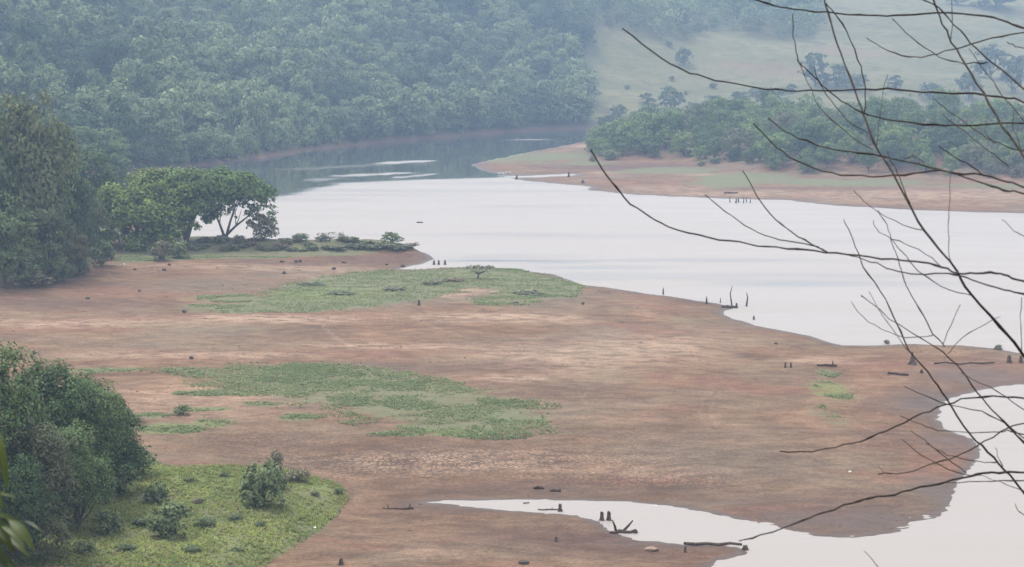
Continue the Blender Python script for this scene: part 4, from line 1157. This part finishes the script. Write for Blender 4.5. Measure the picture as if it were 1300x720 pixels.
# ------------------------------------------------------------------ foreground bare tree
BR = [
 (2.6, 3.4, [(950, -3), (985, 7), (1007, 12), (1050, 16), (1090, 19), (1125, 20), (1160, 18), (1205, 17), (1250, 20), (1280, 28), (1300, 36), (1380, 70)]),
 (2.2, 3.6, [(790, 36), (805, 48), (830, 67), (860, 86), (885, 95), (920, 104), (960, 111), (1000, 115), (1040, 115), (1085, 114), (1125, 113), (1170, 117), (1210, 118), (1250, 121), (1275, 124), (1300, 131), (1390, 165)]),
 (1.6, 3.0, [(1007, 17), (1007, 40), (1010, 60), (1012, 75), (1022, 88), (1035, 98), (1050, 113), (1068, 128), (1095, 143), (1120, 150), (1160, 156), (1200, 160), (1240, 159), (1300, 156), (1390, 160)]),
 (1.4, 1.6, [(1012, 76), (1025, 102), (1033, 120), (1037, 132), (1055, 152), (1080, 172), (1108, 190)]),
 (1.3, 1.6, [(1034, 85), (1038, 103), (1055, 128), (1075, 152), (1102, 169)]),
 (2.4, 4.8, [(1046, -4), (1055, 30), (1067, 68), (1085, 115), (1097, 145), (1109, 180), (1133, 220), (1155, 260), (1173, 293), (1200, 325), (1215, 345), (1233, 374), (1270, 415), (1300, 450), (1380, 545)]),
 (1.8, 2.4, [(1049, 5), (1060, 17), (1075, 40), (1090, 75), (1097, 100), (1098, 130), (1097, 145)]),
 (0.9, 1.3, [(1127, 95), (1121, 115), (1117, 150), (1113, 185)]),
 (1.6, 2.2, [(1100, 48), (1120, 60), (1145, 70), (1170, 72), (1190, 68), (1220, 60), (1260, 48), (1300, 41), (1390, 25)]),
 (1.5, 2.0, [(1133, 24), (1150, 42), (1175, 62), (1200, 75), (1225, 81), (1254, 79)]),
 (2.8, 4.2, [(1184, -3), (1197, 31), (1209, 53), (1226, 83), (1248, 119), (1273, 161), (1298, 197), (1380, 330)]),
 (2.0, 3.2, [(1168, -2), (1191, 10), (1212, 31), (1232, 54), (1257, 78), (1298, 112), (1390, 190)]),
 (1.3, 1.6, [(1208, -3), (1209, 30), (1207, 50)]),
 (1.2, 2.0, [(1230, 62), (1254, 94), (1273, 122), (1298, 150), (1390, 260)]),
 (1.2, 1.8, [(1278, 53), (1290, 60), (1302, 63), (1390, 80)]),
 (1.4, 2.2, [(1187, 126), (1207, 142), (1237, 164), (1262, 180), (1285, 188), (1310, 194)]),
 (1.2, 1.8, [(1195, 144), (1215, 160), (1234, 175), (1262, 197), (1280, 210)]),
 (1.4, 2.0, [(1287, 145), (1286, 160), (1293, 178), (1298, 196)]),
 (2.2, 3.4, [(956, 157), (980, 180), (1001, 199), (1032, 213), (1068, 222), (1107, 224), (1148, 222), (1182, 217), (1212, 220), (1248, 222), (1273, 229), (1298, 237), (1390, 270)]),
 (2.0, 3.2, [(975, 150), (995, 165), (1025, 180), (1060, 190), (1090, 194), (1115, 197), (1140, 203), (1180, 213), (1212, 220), (1250, 233), (1275, 241), (1300, 246), (1390, 275)]),
 (1.6, 1.8, [(1148, 201), (1158, 199), (1166, 201), (1173, 207)]),
 (1.6, 2.0, [(1126, 191), (1131, 205), (1140, 219), (1147, 238), (1155, 258)]),
 (1.5, 2.0, [(1192, 186), (1210, 198), (1235, 213), (1248, 222)]),
 (1.0, 1.5, [(1207, 222), (1205, 269), (1204, 291), (1205, 325), (1206, 333)]),
 (2.4, 3.6, [(750, 190), (765, 215), (783, 238), (800, 258), (830, 278), (860, 292), (900, 302), (940, 308), (973, 313), (1012, 316), (1048, 320), (1090, 324), (1134, 330), (1171, 332), (1196, 339), (1215, 347), (1240, 347), (1264, 346), (1279, 351), (1298, 356), (1390, 385)]),
 (1.8, 3.2, [(1075, 323), (1098, 331), (1120, 337), (1140, 345), (1165, 349), (1197, 347), (1217, 349), (1245, 359), (1275, 368), (1300, 374), (1390, 400)]),
 (1.4, 2.2, [(895, 247), (920, 268), (945, 285), (970, 299), (1000, 306), (1030, 311), (1050, 320)]),
 (1.6, 2.4, [(943, 217), (955, 238), (965, 256), (985, 278), (1005, 295), (1030, 309), (1050, 320)]),
 (1.2, 1.6, [(1084, 242), (1096, 255), (1115, 269), (1146, 286), (1172, 292)]),
 (1.2, 1.7, [(1115, 267), (1125, 285), (1132, 303), (1145, 320), (1160, 338), (1178, 352), (1205, 368), (1233, 375)]),
 (1.1, 1.6, [(1109, 280), (1113, 291), (1125, 300), (1150, 310), (1175, 322), (1197, 340)]),
 (1.4, 4.0, [(1071, 279), (1080, 298), (1090, 320), (1096, 340), (1118, 368), (1134, 401), (1147, 429), (1154, 446), (1171, 465), (1190, 489), (1207, 514), (1232, 551), (1254, 573), (1276, 596), (1300, 625), (1360, 700)]),
 (1.2, 2.0, [(1130, 302), (1137, 322), (1145, 345), (1154, 370), (1168, 393), (1184, 423), (1199, 440)]),
 (1.5, 3.2, [(1093, 375), (1129, 404), (1168, 429), (1198, 447), (1220, 470), (1240, 498), (1259, 520), (1282, 543), (1300, 562), (1380, 640)]),
 (1.1, 1.5, [(1081, 383), (1095, 402), (1120, 418), (1150, 428), (1184, 426)]),
 (1.0, 1.5, [(1103, 370), (1120, 400), (1138, 425), (1154, 446)]),
 (1.0, 1.4, [(1219, 387), (1207, 413), (1197, 437)]),
 (1.0, 1.5, [(1270, 402), (1240, 417), (1215, 435), (1203, 449)]),
 (1.3, 1.7, [(1297, 378), (1296, 400), (1297, 446)]),
 (1.4, 2.2, [(1147, 490), (1179, 504), (1207, 514), (1246, 523), (1276, 539), (1330, 580)]),
 (2.2, 3.4, [(990, 573), (1030, 573), (1060, 568), (1095, 560), (1125, 547), (1160, 530), (1190, 518), (1220, 508), (1250, 504), (1280, 504), (1300, 506), (1390, 520)]),
 (1.2, 2.0, [(1143, 528), (1170, 539), (1190, 546), (1234, 549), (1273, 548), (1296, 551), (1390, 570)]),
 (1.6, 2.6, [(1115, 602), (1150, 600), (1180, 590), (1220, 577), (1250, 560), (1280, 543), (1300, 537), (1390, 520)]),
 (1.0, 1.3, [(1115, 590), (1122, 600), (1132, 602)]),
 (1.4, 2.0, [(1157, 547), (1175, 560), (1200, 580), (1226, 600)]),
 (1.4, 2.0, [(1145, 558), (1170, 578), (1205, 596), (1232, 604)]),
 (1.2, 1.8, [(1175, 563), (1195, 573), (1220, 583), (1250, 587), (1266, 587)]),
 (2.2, 4.2, [(938, 687), (965, 680), (990, 673), (1018, 660), (1046, 651), (1082, 638), (1104, 632), (1134, 628), (1168, 619), (1207, 611), (1240, 603), (1259, 600), (1298, 599), (1390, 600)]),
 (1.4, 2.2, [(1195, 613), (1230, 611), (1260, 610), (1300, 610), (1390, 610)]),
 (1.0, 1.6, [(1240, 603), (1270, 612), (1300, 623), (1380, 650)]),
 (0.9, 1.2, [(1263, 568), (1267, 578), (1273, 592)]),
 (1.1, 1.6, [(1289, 640), (1295, 650), (1320, 665)]),
 (1.1, 1.5, [(1097, 700), (1107, 709), (1118, 724)]),
 (1.0, 1.5, [(1272, 279), (1285, 290), (1302, 301), (1390, 330)]),
 (1.2, 1.8, [(1220, 473), (1246, 487), (1273, 501), (1298, 518), (1390, 560)]),
 (0.9, 1.2, [(1256, 146), (1250, 165), (1262, 181)]),
]
def bdepth(x, y):
    return 5.4 + 0.35 * math.sin(x / 140.0 + y / 210.0) + 0.3 * math.sin(y / 90.0 - x / 260.0)
def smooth_pts(P):
    out = []
    for i in range(len(P) - 1):
        p0 = P[max(i - 1, 0)]; p1 = P[i]; p2 = P[i + 1]; p3 = P[min(i + 2, len(P) - 1)]
        for t in (0, .34, .67):
            out.append(tuple(0.5 * (2 * p1[k] + (p2[k] - p0[k]) * t + (2 * p0[k] - 5 * p1[k] + 4 * p2[k] - p3[k]) * t * t + (3 * p1[k] - p0[k] - 3 * p2[k] + p3[k]) * t ** 3) for k in (0, 1)))
    out.append(P[-1]); return out
tr_x = at(1480, 640, 5.6)
root = empty("bare_tree", (tr_x.x, tr_x.y, float(gz(tr_x.x, tr_x.y)[0])))
tag(root, "leafless tree reaching dark bare twigs in from the right edge", "bare tree")
bpy.context.view_layer.update()
rinv = root.location.copy()
gb = random.Random(9)
ends = []
for k, (wa, wb, P) in enumerate(BR):
    Q = smooth_pts(P); n = len(Q); off = gb.uniform(-.45, .45); pts, rad = [], []
    for i, (x, y) in enumerate(Q):
        t = i / (n - 1)
        D = bdepth(x, y) + off * (1 - t) ** 1.2
        x += gb.gauss(0, .55) if 0 < i < n - 1 else 0; y += gb.gauss(0, .7) if 0 < i < n - 1 else 0
        pts.append(at(x, y, D) - rinv); rad.append(max((wa + (wb - wa) * t) * 0.385 * D / F * (1 + .12 * gb.uniform(-1, 1) + (.45 if gb.random() < .09 else 0)), 0.0009))
    mb = MB(); mb.tube(pts, rad, 6)
    mb.build("branch" if wb > 2.3 else "twig", M['twig'], root)
    if P[-1][0] > 1310: ends.append(pts[-1])
mb = MB()
tp = [Vector((0, 0, -.5)), Vector((.03, .02, .8)), Vector((-.02, .05, 1.7)), Vector((.05, 0, 2.6)), Vector((.02, .02, 3.6)), Vector((.1, .05, 4.6))]
mb.tube(tp, [.13, .10, .085, .07, .05, .02], 9)
mb.build("trunk", M['twig'], root)
for e in ends:
    z = min(max(e.z - .25, .6), 4.4); a = Vector((0.03, .02, z))
    mb = MB(); mb.tube([a, a.lerp(e, .5) + Vector((0, 0, -.03)), e], [.02, .012, .0055], 6); mb.build("limb", M['twig'], root)

# ------------------------------------------------------------------ foreground leaves, lower left
fr = at(-22, 690, 2.7)
root = empty("leafy_plant", (fr.x, fr.y, float(gz(fr.x, fr.y)[0])))
tag(root, "broad leaved plant close to the camera in the lower left corner", "plant")
ro = root.location.copy()
mb = MB(); mb.tube([Vector((0, 0, -.2)), at(-26, 760, 2.7) - ro, at(-18, 640, 2.7) - ro, at(-14, 540, 2.72) - ro], [.014, .010, .007, .003], 7); mb.build("stem", M['bark'], root)
for i, (x0, y0, x1, y1, w, dz) in enumerate([(-6, 540, 10, 622, 13, 0), (-14, 628, 22, 632, 5, .05), (-8, 650, 27, 662, 6, -.04), (30, 662, 55, 677, 5, .02), (12, 660, 44, 699, 15, -.02), (-10, 652, 20, 704, 17, .03), (10, 682, 38, 709, 10, .05),
        (-14, 664, 9, 688, 9, -.06), (-16, 684, 12, 724, 14, 0), (2, 668, 32, 694, 8, -.05), (-16, 640, 14, 668, 9, .06), (-20, 600, 6, 650, 12, .04), (-22, 690, 22, 722, 12, .06), (8, 652, 30, 676, 7, .07), (-20, 560, 4, 600, 10, -.05)]):
    D = 2.7 + dz; a = at(x0, y0, D) - ro; b = at(x1, y1, D - .04) - ro
    ax = (b - a); L = ax.length; ax.normalize()
    nrm = Vector((.15 + .3 * math.sin(i * 2.3), -.75, .55 + .25 * math.cos(i * 1.7))).normalized(); sd = ax.cross(nrm).normalized(); up = sd.cross(ax)
    V, Fc = [], []; W = w / 2 * D / F; n = 8
    for k in range(n + 1):
        t = k / n; ww = W * math.sin(math.pi * t ** .8) ** .9 if 0 < k < n else W * .04
        c = a + ax * (L * t) + up * (math.sin(t * 3.14) * L * .10)
        V += [tuple(c - sd * ww + up * ww * .3), tuple(c), tuple(c + sd * ww + up * ww * .3)]
    for k in range(n):
        for j in (0, 1): Fc.append((k * 3 + j, k * 3 + j + 1, k * 3 + j + 4, k * 3 + j + 3))
    mb = MB(); mb.add(V, Fc); mb.build("leaf", M['fore_leaf'], root)

# ------------------------------------------------------------------ haze
hm = bpy.data.materials.new("valley haze"); hm.use_nodes = True
nd = hm.node_tree.nodes; nd.remove(nd["Principled BSDF"])
pv = nd.new("ShaderNodeVolumePrincipled")
pv.inputs["Color"].default_value = (*HAZE_COLOR, 1); pv.inputs["Density"].default_value = HAZE_DENSITY; pv.inputs["Anisotropy"].default_value = 0.1
hm.node_tree.links.new(pv.outputs[0], nd["Material Output"].inputs["Volume"])
tmax = max(float(GZ.max()) + 15, 60)
zb = min(float(GZ.min()), -3) - 1
EX = float(np.abs(XX).max()) + 50
V = [(x, y, z) for z in (zb, tmax) for y in (-80, 5700) for x in (-EX, EX)]
mb = MB(); mb.add(V, [(0, 2, 3, 1), (4, 5, 7, 6), (0, 1, 5, 4), (2, 6, 7, 3), (0, 4, 6, 2), (1, 3, 7, 5)])
o = mb.build("haze", hm, None, False); tag(o, "thin bluish haze filling the valley air", "haze", None, "stuff")
print("terrain top", GZ.max(), "grid", NR, NC)
